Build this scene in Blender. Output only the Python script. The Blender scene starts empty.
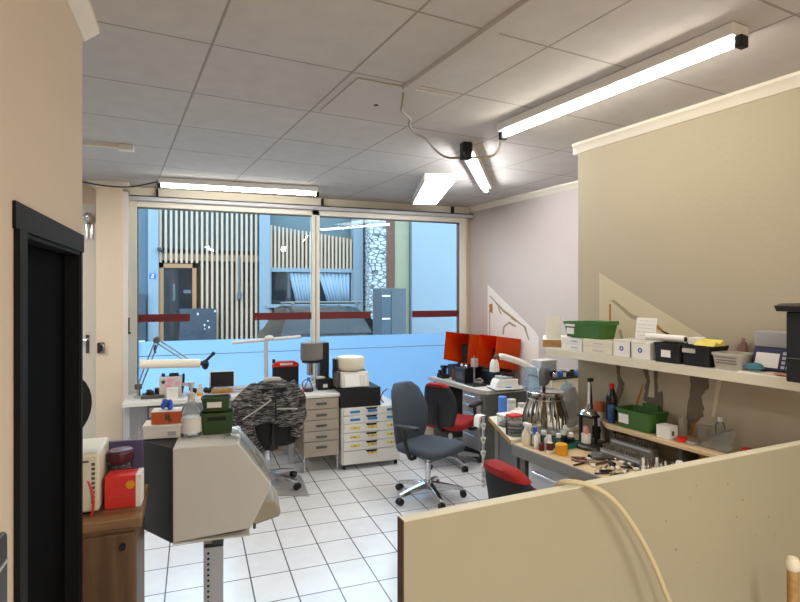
import bpy, math, random
from mathutils import Vector, Matrix, noise
PI = math.pi
R = math.radians
sc = bpy.context.scene
col = sc.collection
random.seed(7)

# ------------------------------------------------------------------ materials
def lin(h):
    h = h.lstrip('#')
    c = [int(h[i:i+2], 16)/255 for i in (0, 2, 4)]
    return tuple((x/12.92 if x <= .04045 else ((x+.055)/1.055)**2.4) for x in c) + (1,)

MATS = {}
def mat(name, hexcol, rough=.5, metal=0., var=.06, vscale=6., bump=0., bscale=60., trans=0., spec=.5):
    """plain painted / plastic / metal surface with a faint procedural variation"""
    if name in MATS: return MATS[name]
    m = bpy.data.materials.new(name); m.use_nodes = True
    nt = m.node_tree; b = nt.nodes['Principled BSDF']
    b.inputs['Roughness'].default_value = rough
    b.inputs['Metallic'].default_value = metal
    b.inputs['Specular IOR Level'].default_value = spec
    c = lin(hexcol)
    tc = nt.nodes.new('ShaderNodeTexCoord')
    n = nt.nodes.new('ShaderNodeTexNoise'); n.inputs['Scale'].default_value = vscale; n.inputs['Detail'].default_value = 4
    nt.links.new(tc.outputs['Object'], n.inputs['Vector'])
    mx = nt.nodes.new('ShaderNodeMix'); mx.data_type = 'RGBA'
    mx.inputs[6].default_value = tuple(max(0, x*(1-var)) for x in c[:3]) + (1,)
    mx.inputs[7].default_value = tuple(min(1, x*(1+var)) for x in c[:3]) + (1,)
    nt.links.new(n.outputs['Fac'], mx.inputs[0]); nt.links.new(mx.outputs[2], b.inputs['Base Color'])
    if bump > 0:
        n2 = nt.nodes.new('ShaderNodeTexNoise'); n2.inputs['Scale'].default_value = bscale; n2.inputs['Detail'].default_value = 5
        nt.links.new(tc.outputs['Object'], n2.inputs['Vector'])
        bp = nt.nodes.new('ShaderNodeBump'); bp.inputs['Strength'].default_value = bump; bp.inputs['Distance'].default_value = .01
        nt.links.new(n2.outputs['Fac'], bp.inputs['Height']); nt.links.new(bp.outputs['Normal'], b.inputs['Normal'])
    MATS[name] = m
    return m

def nodes_mat(name):
    m = bpy.data.materials.new(name); m.use_nodes = True
    nt = m.node_tree; nt.nodes.clear()
    out = nt.nodes.new('ShaderNodeOutputMaterial')
    MATS[name] = m
    return m, nt, out

def wood(name, c1, c2, rough=.45, scale=3., axis='Y'):
    m = mat(name, c1, rough); nt = m.node_tree; b = nt.nodes['Principled BSDF']
    tc = nt.nodes.new('ShaderNodeTexCoord'); mp = nt.nodes.new('ShaderNodeMapping')
    s = [scale*8]*3; s['XYZ'.index(axis)] = scale*.6
    mp.inputs['Scale'].default_value = s
    n = nt.nodes.new('ShaderNodeTexNoise'); n.inputs['Scale'].default_value = 1.6; n.inputs['Detail'].default_value = 6; n.inputs['Distortion'].default_value = .6
    cr = nt.nodes.new('ShaderNodeValToRGB')
    cr.color_ramp.elements[0].position = .35; cr.color_ramp.elements[0].color = lin(c2)
    cr.color_ramp.elements[1].position = .65; cr.color_ramp.elements[1].color = lin(c1)
    nt.links.new(tc.outputs['Object'], mp.inputs['Vector']); nt.links.new(mp.outputs['Vector'], n.inputs['Vector'])
    nt.links.new(n.outputs['Fac'], cr.inputs['Fac']); nt.links.new(cr.outputs['Color'], b.inputs['Base Color'])
    return m

def grid_mat(name, tile, line, size, origin, rot=0., gap=.006, rough=.5, var=.05, bump=.2, spec=.5):
    """square-laid tiles: brick texture without offset"""
    m = mat(name, tile, rough, spec=spec); nt = m.node_tree; b = nt.nodes['Principled BSDF']
    tc = nt.nodes.new('ShaderNodeTexCoord'); mp = nt.nodes.new('ShaderNodeMapping')
    mp.inputs['Rotation'].default_value = (0, 0, rot); mp.inputs['Location'].default_value = (-origin[0]+40*size[0], -origin[1]+40*size[1], 0)
    br = nt.nodes.new('ShaderNodeTexBrick'); br.offset = 0; br.squash = 1
    br.inputs['Scale'].default_value = 1
    br.inputs['Brick Width'].default_value = size[0]; br.inputs['Row Height'].default_value = size[1]
    br.inputs['Mortar Size'].default_value = gap; br.inputs['Mortar Smooth'].default_value = .1
    c = lin(tile)
    br.inputs['Color1'].default_value = tuple(x*(1-var) for x in c[:3])+(1,)
    br.inputs['Color2'].default_value = tuple(min(1, x*(1+var)) for x in c[:3])+(1,)
    br.inputs['Mortar'].default_value = lin(line)
    nt.links.new(tc.outputs['Object'], mp.inputs['Vector']); nt.links.new(mp.outputs['Vector'], br.inputs['Vector'])
    n = nt.nodes.new('ShaderNodeTexNoise'); n.inputs['Scale'].default_value = 9; n.inputs['Detail'].default_value = 6
    nt.links.new(tc.outputs['Object'], n.inputs['Vector'])
    mr = nt.nodes.new('ShaderNodeMapRange'); mr.inputs['To Min'].default_value = .88; mr.inputs['To Max'].default_value = 1.08
    nt.links.new(n.outputs['Fac'], mr.inputs['Value'])
    mul = nt.nodes.new('ShaderNodeMix'); mul.data_type = 'RGBA'; mul.blend_type = 'MULTIPLY'; mul.inputs[0].default_value = 1
    nt.links.new(br.outputs['Color'], mul.inputs[6]); nt.links.new(mr.outputs['Result'], mul.inputs[7])
    nt.links.new(mul.outputs[2], b.inputs['Base Color'])
    bp = nt.nodes.new('ShaderNodeBump'); bp.inputs['Strength'].default_value = bump; bp.inputs['Distance'].default_value = .004; bp.invert = True
    nt.links.new(br.outputs['Fac'], bp.inputs['Height']); nt.links.new(bp.outputs['Normal'], b.inputs['Normal'])
    return m

def glass_mat(name, tint, refl=None, extra_white=0., rough=0.):
    """thin pane / thin plastic wall: see-through with a Fresnel reflection"""
    m, nt, out = nodes_mat(name)
    tr = nt.nodes.new('ShaderNodeBsdfTransparent'); tr.inputs['Color'].default_value = lin(tint)
    gl = nt.nodes.new('ShaderNodeBsdfGlossy'); gl.inputs['Roughness'].default_value = rough
    mx = nt.nodes.new('ShaderNodeMixShader')
    if refl is None:
        fr = nt.nodes.new('ShaderNodeFresnel'); fr.inputs['IOR'].default_value = 1.28
        nt.links.new(fr.outputs['Fac'], mx.inputs[0])
    else:
        mx.inputs[0].default_value = refl
    first = tr
    if extra_white > 0:
        df = nt.nodes.new('ShaderNodeBsdfDiffuse'); df.inputs['Color'].default_value = lin(tint)
        tl = nt.nodes.new('ShaderNodeBsdfTranslucent'); tl.inputs['Color'].default_value = lin(tint)
        a = nt.nodes.new('ShaderNodeMixShader'); a.inputs[0].default_value = .5
        nt.links.new(df.outputs[0], a.inputs[1]); nt.links.new(tl.outputs[0], a.inputs[2])
        m2 = nt.nodes.new('ShaderNodeMixShader'); m2.inputs[0].default_value = extra_white
        nt.links.new(tr.outputs[0], m2.inputs[1]); nt.links.new(a.outputs[0], m2.inputs[2]); first = m2
    nt.links.new(first.outputs[0], mx.inputs[1]); nt.links.new(gl.outputs[0], mx.inputs[2])
    nt.links.new(mx.outputs[0], out.inputs['Surface'])
    return m

def emit(name, hexcol, strength):
    m, nt, out = nodes_mat(name)
    e = nt.nodes.new('ShaderNodeEmission'); e.inputs['Color'].default_value = lin(hexcol); e.inputs['Strength'].default_value = strength
    nt.links.new(e.outputs[0], out.inputs['Surface'])
    return m

# room surfaces
M_WALL_L = mat('wall_paint_tan', '#D0BDA6', .85, var=.04, vscale=2, bump=.12, bscale=40)
M_WALL_R = mat('wall_paint_cream', '#AFA38C', .85, var=.03, vscale=2, bump=.12, bscale=40)
M_WALL_F = mat('wall_paint_pinkish_white', '#C4B8B2', .85, var=.03, vscale=2, bump=.12, bscale=40)
M_PILLAR = mat('pillar_paint', '#DDCCB4', .85, var=.03, vscale=2, bump=.1, bscale=40)
M_MOULD = mat('moulding_white', '#E2D9C8', .6, var=.03)
M_CEIL = grid_mat('ceiling_panels', '#C3BDB7', '#9A928A', (.64, .64), (.37, 2.436), rot=-R(6.9), gap=.006, rough=.9, var=.012, bump=.3, spec=.2)
M_CEILP = mat('ceiling_board', '#BFB8B1', .9, var=.03, vscale=3)
M_FLOOR = grid_mat('floor_tiles', '#ECECEE', '#5A5553', (.24, .311), (.088, 3.164), gap=.0045, rough=.22, var=.02, bump=.25)
M_GLASS = glass_mat('window_glass', '#E9F2F4')
M_FRAME = mat('window_frame_white', '#DCD8CC', .45, var=.03)
M_RED = mat('maroon_tape', '#5E0F14', .5)
m, nt, out = nodes_mat('frosted_film')
_tl = nt.nodes.new('ShaderNodeBsdfTranslucent'); _tl.inputs['Color'].default_value = lin('#B4D5F6')
_tr = nt.nodes.new('ShaderNodeBsdfTransparent'); _tr.inputs['Color'].default_value = lin('#DDE9F2')
_mx = nt.nodes.new('ShaderNodeMixShader'); _mx.inputs[0].default_value = .06
nt.links.new(_tl.outputs[0], _mx.inputs[1]); nt.links.new(_tr.outputs[0], _mx.inputs[2]); nt.links.new(_mx.outputs[0], out.inputs['Surface'])
M_FILM = m
M_BLACKDOOR = mat('door_black_paint', '#141314', .7, spec=.15)
M_DOORWAYDK = mat('doorway_dark', '#040404', .9, spec=.05)  # near-black, so the doorway's shade sits in the colour
# furniture
M_WHITE = mat('white_laminate', '#E6E4DE', .4, var=.02)
M_OFFWHITE = mat('offwhite_metal', '#CFCBC3', .5, var=.03)
M_CREAM = mat('cream_plastic', '#DDD5BE', .45, var=.03)
M_BROWNGREY = mat('drawer_greige', '#ABA091', .5, var=.04)
M_GREY = mat('grey_metal', '#B6B7BB', .4, var=.04)
M_DGREY = mat('dark_grey_panel', '#57544F', .6, var=.05)
M_DGREY2 = mat('dark_grey_edge', '#77726C', .55, var=.05)
M_BLACK = mat('black_plastic', '#121214', .4, var=.1)
M_BLACKM = mat('black_matt', '#0C0B0D', .7, var=.1)
M_CHROME = mat('chrome', '#D0D0D2', .18, 1.)
M_STEEL = mat('brushed_steel', '#A8A49C', .32, 1.)
M_DSTEEL = mat('dark_steel', '#55524E', .35, .9)
M_BRONZE = mat('dark_bronze', '#6A5636', .4, .7)
M_CHAIR = mat('chair_fabric_slate', '#48505A', .9, var=.12, vscale=60, bump=.25, bscale=250, spec=.2)
M_CHAIRD = mat('chair_fabric_charcoal', '#34353A', .9, var=.12, vscale=60, bump=.25, bscale=250, spec=.2)
M_CHAIRR = mat('chair_fabric_red', '#9A1E1C', .75, var=.08, vscale=40, bump=.15, bscale=200, spec=.3)
M_GREEN = mat('green_plastic', '#3C6A2A', .5, var=.05)
M_DGREEN = mat('dark_green_plastic', '#2E4A20', .5, var=.05)
M_TEAL = mat('green_tray', '#1B6A54', .5, var=.06)
M_BLUE = mat('blue_plastic', '#2F5FC0', .45)
M_SKYBLUE = mat('light_blue_plastic', '#4F86E0', .45)
M_BLUE2 = mat('label_blue', '#2D7FB4', .6)
M_YELLOW = mat('label_yellow', '#DCCB5A', .6)
M_YEL2 = mat('amber_jar', '#DE9A20', .4)
M_ORANGEBOX = mat('orange_card', '#C4572A', .6, var=.05)
M_REDBOX = mat('red_card', '#D8342C', .55, var=.05)
M_REDP = mat('red_plastic', '#D5281F', .35)
M_PINK = mat('pink_sticker', '#F09AB4', .6)
M_PURPLE = mat('purple_card', '#5A4E72', .7, var=.05)
M_MAROON = mat('maroon_lid', '#4C1426', .35)
M_PAPER = mat('white_paper', '#EBE7DF', .8, var=.03)
M_LABEL = mat('white_label', '#EDEBE6', .7)
M_WOOD = wood('light_wood_top', '#DFC69C', '#CDB084', .45, 2.2)
M_WOODE = wood('wood_edge', '#B08A50', '#94713E', .5, 3)
M_CAB = wood('cabinet_brown_wood', '#6E5034', '#573D27', .5, 2, 'Z')
M_CABT = wood('cabinet_top_wood', '#917049', '#775638', .45, 2, 'X')
M_PANEL = mat('partition_laminate', '#9F9881', .5, var=.03, vscale=3)
M_PANELT = mat('partition_edge', '#CFC7AC', .5, var=.02)
M_DWOOD = wood('dark_end_grain', '#5A3E26', '#3E2A1A', .6, 3, 'Z')
M_CABLE = mat('beige_cable', '#C3B58E', .5)
M_CABLEB = mat('black_cable', '#2A2826', .5)
M_CABLEG = mat('grey_cable', '#8C8272', .5)
M_CLEAR = glass_mat('clear_plastic', '#F4F6F6', None, .10, .05)
M_BAG = glass_mat('bag_plastic', '#E6E4DF', .05, .24, .4)
M_BAGB = glass_mat('blue_tinted_bag', '#CFE2F2', .06, .20, .25)
M_BAGG = glass_mat('grey_bag', '#C2BCB4', .04, .6, .45)
M_AMBER = glass_mat('amber_acrylic', '#FF6A22', None, .62, .05)
M_TUBE = emit('tube_light', '#FFF9EC', 42)
M_TUBEM = emit('tube_light_mid', '#FFFBF2', 32)
M_TUBEC = emit('tube_light_cool', '#FAFCFF', 85)
M_PANELLIGHT = emit('panel_light', '#FFFDF8', 15)
M_TUBEOFF = mat('unlit_tube', '#F2EAD8', .35)
M_PLASTER = mat('plaster_patch', '#C8BD9F', .9, var=.03, vscale=5)
M_PLASTERW = mat('plaster_patch_white', '#E6DFD8', .9, var=.03, vscale=5)
M_PLASTERE = mat('plaster_edge_cream', '#C9BEA2', .9, var=.03)
M_RUST = mat('rust_glue', '#A6782C', .9, var=.3, vscale=40)
M_BARE = mat('bare_plaster', '#6F6555', .95, var=.1, vscale=30)
M_BARE2 = mat('glue_mark_grey', '#9B8F76', .95, var=.12, vscale=30)
M_TERRA = mat('terracotta', '#C4704A', .8)
M_NAVY = mat('navy_card', '#241E4A', .6)
M_SILVERBOX = mat('silver_box', '#B4B2B0', .4, .3)
M_TEALCLOTH = mat('teal_cloth', '#4A7F92', .9)
M_SKIN = mat('pink_plastic', '#C98D86', .6)
M_DARKRED = mat('dark_red_glass', '#5C1520', .3)
M_COLA = mat('dark_liquid_bottle', '#170F10', .2)
M_BROWNG = mat('amber_bottle_glass', '#6A3A18', .25)
M_GREYTUB = mat('grey_tub', '#B8B2A4', .5)

# ------------------------------------------------------------------ geometry builder
class MB:
    def __init__(s): s.v = []; s.f = []
    def add(s, vs, fs):
        k = len(s.v); s.v += [tuple(x) for x in vs]; s.f += [tuple(i+k for i in f) for f in fs]; return s
    def box(s, x0, y0, z0, x1, y1, z1, T=None):
        vs = [(x, y, z) for z in (z0, z1) for (x, y) in ((x0, y0), (x1, y0), (x1, y1), (x0, y1))]
        if T: vs = [T @ Vector(p) for p in vs]
        return s.add(vs, [(3, 2, 1, 0), (4, 5, 6, 7), (0, 1, 5, 4), (1, 2, 6, 5), (2, 3, 7, 6), (3, 0, 4, 7)])
    def cyl(s, a, b, r0, r1=None, n=14):
        r1 = r0 if r1 is None else r1
        a = Vector(a); b = Vector(b); d = (b-a).normalized()
        u = d.orthogonal().normalized(); w = d.cross(u)
        vs = []
        for p, r in ((a, r0), (b, r1)):
            vs += [p + (u*math.cos(2*PI*i/n) + w*math.sin(2*PI*i/n))*r for i in range(n)]
        fs = [(i, (i+1) % n, n+(i+1) % n, n+i) for i in range(n)]
        fs += [tuple(range(n-1, -1, -1)), tuple(range(n, 2*n))]
        return s.add(vs, fs)
    def lathe(s, prof, c=(0, 0, 0), n=20, sx=1, sy=1):
        rings = [[(c[0]+r*sx*math.cos(2*PI*i/n), c[1]+r*sy*math.sin(2*PI*i/n), c[2]+z) for i in range(n)] for r, z in prof]
        return s.loft(rings)
    def loft(s, rings, cap=True):
        n = len(rings[0]); vs = [p for r in rings for p in r]; fs = []
        for k in range(len(rings)-1):
            for i in range(n):
                j = (i+1) % n
                fs.append((k*n+i, k*n+j, (k+1)*n+j, (k+1)*n+i))
        if cap:
            fs.append(tuple(range(n-1, -1, -1))); fs.append(tuple((len(rings)-1)*n+i for i in range(n)))
        return s.add(vs, fs)
    def tube(s, pts, r, n=8, smooth=6):
        P = [Vector(p) for p in pts]
        if smooth and len(P) > 2:
            Q = []
            for i in range(len(P)-1):
                p0 = P[max(i-1, 0)]; p1 = P[i]; p2 = P[i+1]; p3 = P[min(i+2, len(P)-1)]
                for k in range(smooth):
                    t = k/smooth
                    Q.append(.5*((2*p1) + (-p0+p2)*t + (2*p0-5*p1+4*p2-p3)*t*t + (-p0+3*p1-3*p2+p3)*t**3))
            P = Q+[P[-1]]
        rings = []; u = None
        for i, p in enumerate(P):
            d = (P[min(i+1, len(P)-1)]-P[max(i-1, 0)]).normalized()
            u = d.orthogonal().normalized() if u is None else (u-d*u.dot(d)).normalized()
            w = d.cross(u); rr = r(i/(len(P)-1)) if callable(r) else r
            rings.append([p+(u*math.cos(2*PI*k/n)+w*math.sin(2*PI*k/n))*rr for k in range(n)])
        return s.loft(rings)
    def prism(s, poly, a0, a1, axis='z'):
        n = len(poly)
        def mk(p, a):
            return {'z': (p[0], p[1], a), 'y': (p[0], a, p[1]), 'x': (a, p[0], p[1])}[axis]
        vs = [mk(p, a0) for p in poly]+[mk(p, a1) for p in poly]
        fs = [tuple(range(n-1, -1, -1)), tuple(range(n, 2*n))]+[(i, (i+1) % n, n+(i+1) % n, n+i) for i in range(n)]
        return s.add(vs, fs)
    def sphere(s, c, r, n=14, m=8):
        rx, ry, rz = (r, r, r) if not isinstance(r, tuple) else r
        prof = [(max(math.sin(PI*k/m), .001), -math.cos(PI*k/m)) for k in range(m+1)]
        return s.loft([[(c[0]+rx*q*math.cos(2*PI*i/n), c[1]+ry*q*math.sin(2*PI*i/n), c[2]+rz*z) for i in range(n)] for q, z in prof])
    def build(s, name, m, parent=None, loc=(0, 0, 0), rz=0, bevel=0, segs=2, angle=38, sub=0, solid=0):
        me = bpy.data.meshes.new(name); me.from_pydata(s.v, [], s.f); me.update()
        import bmesh
        bm = bmesh.new(); bm.from_mesh(me); bmesh.ops.recalc_face_normals(bm, faces=bm.faces); bm.to_mesh(me); bm.free()
        me.polygons.foreach_set('use_smooth', [True]*len(me.polygons))
        me.set_sharp_from_angle(angle=R(angle))
        me.materials.append(m)
        o = bpy.data.objects.new(name, me); col.objects.link(o)
        o.location = loc; o.rotation_euler = (0, 0, rz)
        if parent: o.parent = parent
        if solid:
            sm = o.modifiers.new('solid', 'SOLIDIFY'); sm.thickness = solid; sm.offset = 0
        if sub:
            su = o.modifiers.new('sub', 'SUBSURF'); su.levels = sub; su.render_levels = sub
        if bevel:
            b = o.modifiers.new('bevel', 'BEVEL'); b.width = bevel; b.segments = segs; b.limit_method = 'ANGLE'; b.angle_limit = R(40)
            b.harden_normals = False
        return o

def box(name, m, x0, y0, z0, x1, y1, z1, parent=None, bevel=0, **k):
    return MB().box(x0, y0, z0, x1, y1, z1).build(name, m, parent, bevel=bevel, **k)
def tag(o, label, cat, group=None, kind=None):
    o['label'] = label; o['category'] = cat
    if group: o['group'] = group
    if kind: o['kind'] = kind
    return o
def thing(name, label, cat, loc=(0, 0, 0), rz=0, group=None):
    o = bpy.data.objects.new(name, None); col.objects.link(o); o.empty_display_size = .05
    o.location = loc; o.rotation_euler = (0, 0, rz)
    return tag(o, label, cat, group)
def struct(o): o['kind'] = 'structure'; return o
def children(o): return [c for c in bpy.data.objects if c.parent == o]
def dup(o, parent=None):
    c = o.copy(); col.objects.link(c)
    if parent is not None: c.parent = parent
    for ch in children(o): dup(ch, c)
    return c

A = R(6.9)                                  # the right-hand walls stand 6.9 degrees off the window wall's square
CA, SA = math.cos(A), math.sin(A)
def W(o, s, z=0): return (o*CA-s*SA, o*SA+s*CA, z)
def rrect(w, d, r, n=4, cx=0, cy=0):
    P = []
    for (sx, sy, a0) in ((1, 1, 0), (-1, 1, 90), (-1, -1, 180), (1, -1, 270)):
        for k in range(n+1):
            a = R(a0+90*k/n); P.append((cx+sx*(w/2-r)+r*math.cos(a), cy+sy*(d/2-r)+r*math.sin(a)))
    return P

# ------------------------------------------------------------------ camera (eye height 1.75 m)
cam = bpy.data.cameras.new('camera'); co = bpy.data.objects.new('camera', cam); col.objects.link(co)
co.location = (0, 0, 1.75); co.rotation_euler = (R(90), 0, -R(20.6))
cam.sensor_width = 36; cam.lens = 36*550/800; cam.shift_y = -9/800; cam.clip_start = .02
sc.camera = co

# ------------------------------------------------------------------ room shell
HC = 2.8
MB().prism([(-2.2, -2.2), (4.7, -2.2), (4.7, 6.25), (-2.2, 6.25)], -.06, 0).build('floor', M_FLOOR)
struct(bpy.data.objects['floor'])
ceil = struct(MB().prism([(-2.2, -2.2), (4.7, -2.2), (3.6, 6.3), (-2.2, 6.3)], HC, HC+.1).build('ceiling', M_CEIL))
# left wall with a doorway
wl = MB()
wl.box(-.53, -2.1, 0, -.41, 1.65, HC).box(-.53, 2.43, 0, -.41, 2.472, HC).box(-.53, 1.65, 1.905, -.41, 2.43, HC)
struct(wl.build('wall_left', M_WALL_L))
d1 = MB().box(-.50, 1.655, .004, -.46, 2.425, 1.9).build('door_1', M_DOORWAYDK); struct(d1)  # black sheet fills the opening, its colour stands in for the dark interior
fr = MB().box(-.412, 1.585, 0, -.396, 1.65, 1.905).box(-.412, 2.43, 0, -.407, 2.464, 1.905).box(-.412, 1.575, 1.905, -.402, 2.464, 1.972)
fr.box(-.49, 1.65, 0, -.41, 1.662, 1.905).box(-.49, 2.418, 0, -.41, 2.43, 1.905).box(-.49, 1.65, 1.893, -.41, 2.43, 1.905)
fr.build('door_frame', M_BLACKDOOR, d1)
# alcove, rear and back walls
struct(box('wall_alcove', M_WALL_F, -2.2, -2.1, 0, -2.08, 6.2, HC))
struct(box('wall_rear', M_WALL_L, -2.2, -2.2, 0, 4.6, -2.1, HC))
wb = MB()
wb.box(-.66, 6.12, 2.69, 3.45, 6.25, HC).box(-.66, 6.12, 0, 3.45, 6.25, .34).box(3.155, 6.12, .34, 3.5, 6.25, 2.69)
wb.box(-.9, 6.12, 0, -.62, 6.25, HC).box(-2.1, 6.12, 2.62, -.9, 6.25, HC).box(-2.1, 6.12, 0, -1.9, 6.25, 2.62)
struct(wb.build('wall_back', M_PILLAR))
struct(box('wall_pillar', M_PILLAR, -.864, 5.9, 0, -.64, 6.12, HC))
tr = struct(box('trim_1', M_FRAME, -.64, 5.905, 0, -.592, 6.12, HC-.08)); MB().box(-.592, 5.93, 1.34, -.58, 5.95, 1.50).box(-.58, 5.925, 1.34, -.57, 5.955, 1.36).build('blind_crank', M_DSTEEL, tr)
crown = MB().prism([(-.93, HC-.012), (-.90, HC-.055), (-.60, HC-.055), (-.575, HC-.012), (-.575, HC), (-.93, HC)], 5.83, 6.12, 'y')
struct(crown.build('trim_2', M_MOULD, bevel=.004))
# right-hand walls (far recess and the near projecting wall)
wf = struct(MB().box(3.93, 2.85, 0, 4.05, 5.72, HC).build('wall_far', M_WALL_F, rz=A))
wr = struct(MB().box(2.945, -2.4, 0, 4.05, 2.9, HC).build('wall_right', M_WALL_R, rz=A))
def mould(name, o, s0, s1, end=False):
    b = MB().prism([(o, HC), (o-.06, HC), (o-.06, HC-.018), (o-.035, HC-.03), (o-.012, HC-.06), (o, HC-.06)], s0, s1, 'y')
    return struct(b.build(name, M_MOULD, rz=A))
mould('trim_3', 3.93, 2.9, 5.64)
mould('trim_4', 2.945, -2.2, 2.9)
struct(MB().box(2.945, 2.9, HC-.06, 3.93, 2.95, HC).build('trim_5', M_MOULD, rz=A))
struct(MB().prism([(-.41, HC), (-.35, HC), (-.35, HC-.02), (-.40, HC-.06), (-.41, HC-.06)], -2.1, 2.472, 'y').build('trim_6', M_MOULD))

def ragged(pts, amp, seed, n=5):
    random.seed(seed); Q = []
    for i, p in enumerate(pts):
        q = pts[(i+1) % len(pts)]
        for k in range(n):
            t = k/n; Q.append((p[0]+(q[0]-p[0])*t+(random.uniform(-amp, amp) if k else 0), p[1]+(q[1]-p[1])*t+(random.uniform(-amp, amp) if k else 0)))
    return Q
def on_wall(name, m, o, pts, parent, th=.002, amp=0, seed=1):
    p = ragged(pts, amp, seed) if amp else pts
    return MB().prism(p, o-th, o+.0005, 'x').build(name, m, parent)
# pale plaster triangles and glue traces left on the two walls (coordinates: along the wall, height)
on_wall('plaster_patch', M_PLASTER, 2.945, [(2.70, 1.87), (2.70, 1.30), (1.80, 1.30), (1.87, 1.42)], wr, .0015)
on_wall('plaster_edge', M_PLASTERE, 2.945, [(2.705, 1.88), (2.675, 1.86), (2.68, 1.37), (2.705, 1.37)], wr, .002)
on_wall('plaster_edge', M_PLASTERE, 2.945, [(2.70, 1.875), (2.68, 1.84), (1.85, 1.41), (1.83, 1.435)], wr, .002)
on_wall('glue_trace', M_RUST, 2.945, [(2.62, 1.67), (2.605, 1.67), (2.60, 1.38), (2.625, 1.38)], wr, .003, .003, 2)
on_wall('glue_trace', M_BARE2, 2.945, [(2.61, 1.69), (2.58, 1.70), (2.42, 1.60), (2.34, 1.585), (2.35, 1.565), (2.44, 1.58), (2.58, 1.675)], wr, .003, .003, 3)
on_wall('glue_trace', M_BARE2, 2.945, [(2.545, 1.51), (2.52, 1.50), (2.49, 1.40), (2.515, 1.40)], wr, .003, .004, 4)
on_wall('glue_trace', M_RUST, 2.945, [(2.275, 1.57), (2.18, 1.49), (2.17, 1.50), (2.26, 1.53), (2.27, 1.44), (2.29, 1.44)], wr, .003, .003, 5)
on_wall('bare_plaster', M_BARE, 2.945, [(2.565, 1.32), (2.525, 1.32), (2.535, 1.20), (2.50, 1.16), (2.51, 1.09), (2.54, 1.03), (2.56, .96), (2.575, 1.05), (2.545, 1.14), (2.56, 1.22)], wr, .003, .006, 6)
on_wall('bare_plaster', M_BARE, 2.945, [(2.34, 1.30), (2.26, 1.32), (2.255, 1.13), (2.22, 1.15), (2.215, 1.03), (2.26, 1.02), (2.345, 1.07), (2.35, 1.11), (2.325, 1.20), (2.355, 1.25)], wr, .003, .007, 7)
on_wall('plaster_edge', M_PLASTERE, 2.945, [(2.315, 1.27), (2.275, 1.29), (2.275, 1.10), (2.32, 1.10), (2.30, 1.20)], wr, .0045, .004, 8)
on_wall('glue_trace', M_RUST, 2.945, [(2.36, 1.17), (2.35, 1.18), (2.40, 1.02), (2.42, 1.02)], wr, .003, .004, 9)
on_wall('bare_plaster', M_BARE, 2.945, [(2.04, 1.32), (1.92, 1.32), (1.925, 1.22), (1.965, 1.17), (1.955, 1.05), (2.03, .99), (2.05, .93), (2.10, .93), (2.07, 1.0), (2.04, 1.15)], wr, .003, .007, 10)
on_wall('glue_trace', M_RUST, 2.945, [(2.0, 1.06), (1.985, 1.06), (2.03, .93), (2.045, .93)], wr, .003, .004, 11)
on_wall('plaster_edge', M_PLASTERE, 2.945, [(1.87, 1.32), (1.84, 1.32), (1.89, 1.06), (1.91, 1.06)], wr, .002)
# on the far wall
on_wall('plaster_patch', M_PLASTERW, 3.93, [(5.30, 1.84), (5.30, 1.0), (4.42, 1.0), (4.42, 1.28), (4.48, 1.34)], wf, .0015)
on_wall('glue_trace', M_BARE2, 3.93, [(5.26, 1.70), (5.25, 1.71), (5.0, 1.55), (4.62, 1.38), (4.56, 1.24), (4.58, 1.24), (4.65, 1.37), (5.02, 1.53)], wf, .003, .003, 12)
on_wall('glue_trace', M_RUST, 3.93, [(5.27, 1.60), (5.20, 1.62), (5.20, 1.50), (5.26, 1.51)], wf, .003, .008, 13)
on_wall('glue_trace', M_BARE2, 3.93, [(5.265, 1.52), (5.25, 1.52), (5.25, 1.2), (5.262, 1.2)], wf, .003)
on_wall('glue_trace', M_BARE2, 3.93, [(5.02, 1.27), (5.0, 1.36), (4.9, 1.42), (4.78, 1.38), (4.79, 1.36), (4.9, 1.395), (4.98, 1.35), (4.99, 1.27)], wf, .003, .004, 14)
on_wall('glue_trace', M_RUST, 3.93, [(5.1, 1.57), (5.04, 1.49), (5.03, 1.50), (5.09, 1.58)], wf, .003, .004, 15)
on_wall('glue_trace', M_RUST, 3.93, [(4.86, 1.48), (4.78, 1.43), (4.78, 1.415), (4.87, 1.46)], wf, .003, .004, 16)

# window
win = MB()
WX0, WX1, MX = -.615, 3.15, 1.275
win.box(WX0, 6.05, .34, -.524, 6.13, 2.69).box(3.055, 6.05, .34, WX1, 6.13, 2.69).box(MX-.045, 6.05, .34, MX+.045, 6.13, 2.69)
win.box(-.524, 6.05, 2.60, 3.055, 6.13, 2.69).box(-.524, 6.05, .34, 3.055, 6.13, .42)
w1 = struct(win.build('window_1', M_FRAME, bevel=.006))
MB().box(MX-.004, 6.046, .42, MX+.004, 6.052, 2.6).build('mullion_seam', M_DGREY2, w1)
MB().box(-.526, 6.06, .42, -.514, 6.12, 2.6).box(3.045, 6.06, .42, 3.057, 6.12, 2.6).box(-.524, 6.06, 2.59, 3.055, 6.12, 2.602).build('gasket', M_DGREY, w1)
for (x0, x1) in ((-.524, MX-.045), (MX+.045, 3.055)):
    MB().box(x0, 6.088, .42, x1, 6.096, 2.6).build('window_pane', M_GLASS, w1)
    f = MB().add([(x0, 6.083, .42), (x1, 6.083, .42), (x1, 6.083, 1.25), (x0, 6.083, 1.25)], [(0, 1, 2, 3)]).build('frosted_film', M_FILM, w1)
    MB().box(x0, 6.0795, 1.10, x1, 6.0815, 1.107).build('film_seam', M_DGREY2, f)
for (x0, x1) in ((-.524, -.032), (.607, MX-.045), (MX+.045, 1.924), (2.44, 3.045)):
    MB().box(x0, 6.078, 1.447, x1, 6.081, 1.525).build('maroon_tape', M_RED, w1)
rail = struct(MB().box(-.62, 5.99, 2.655, 3.21, 6.05, 2.70).build('trim_7', M_GREY, bevel=.008))
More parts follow.
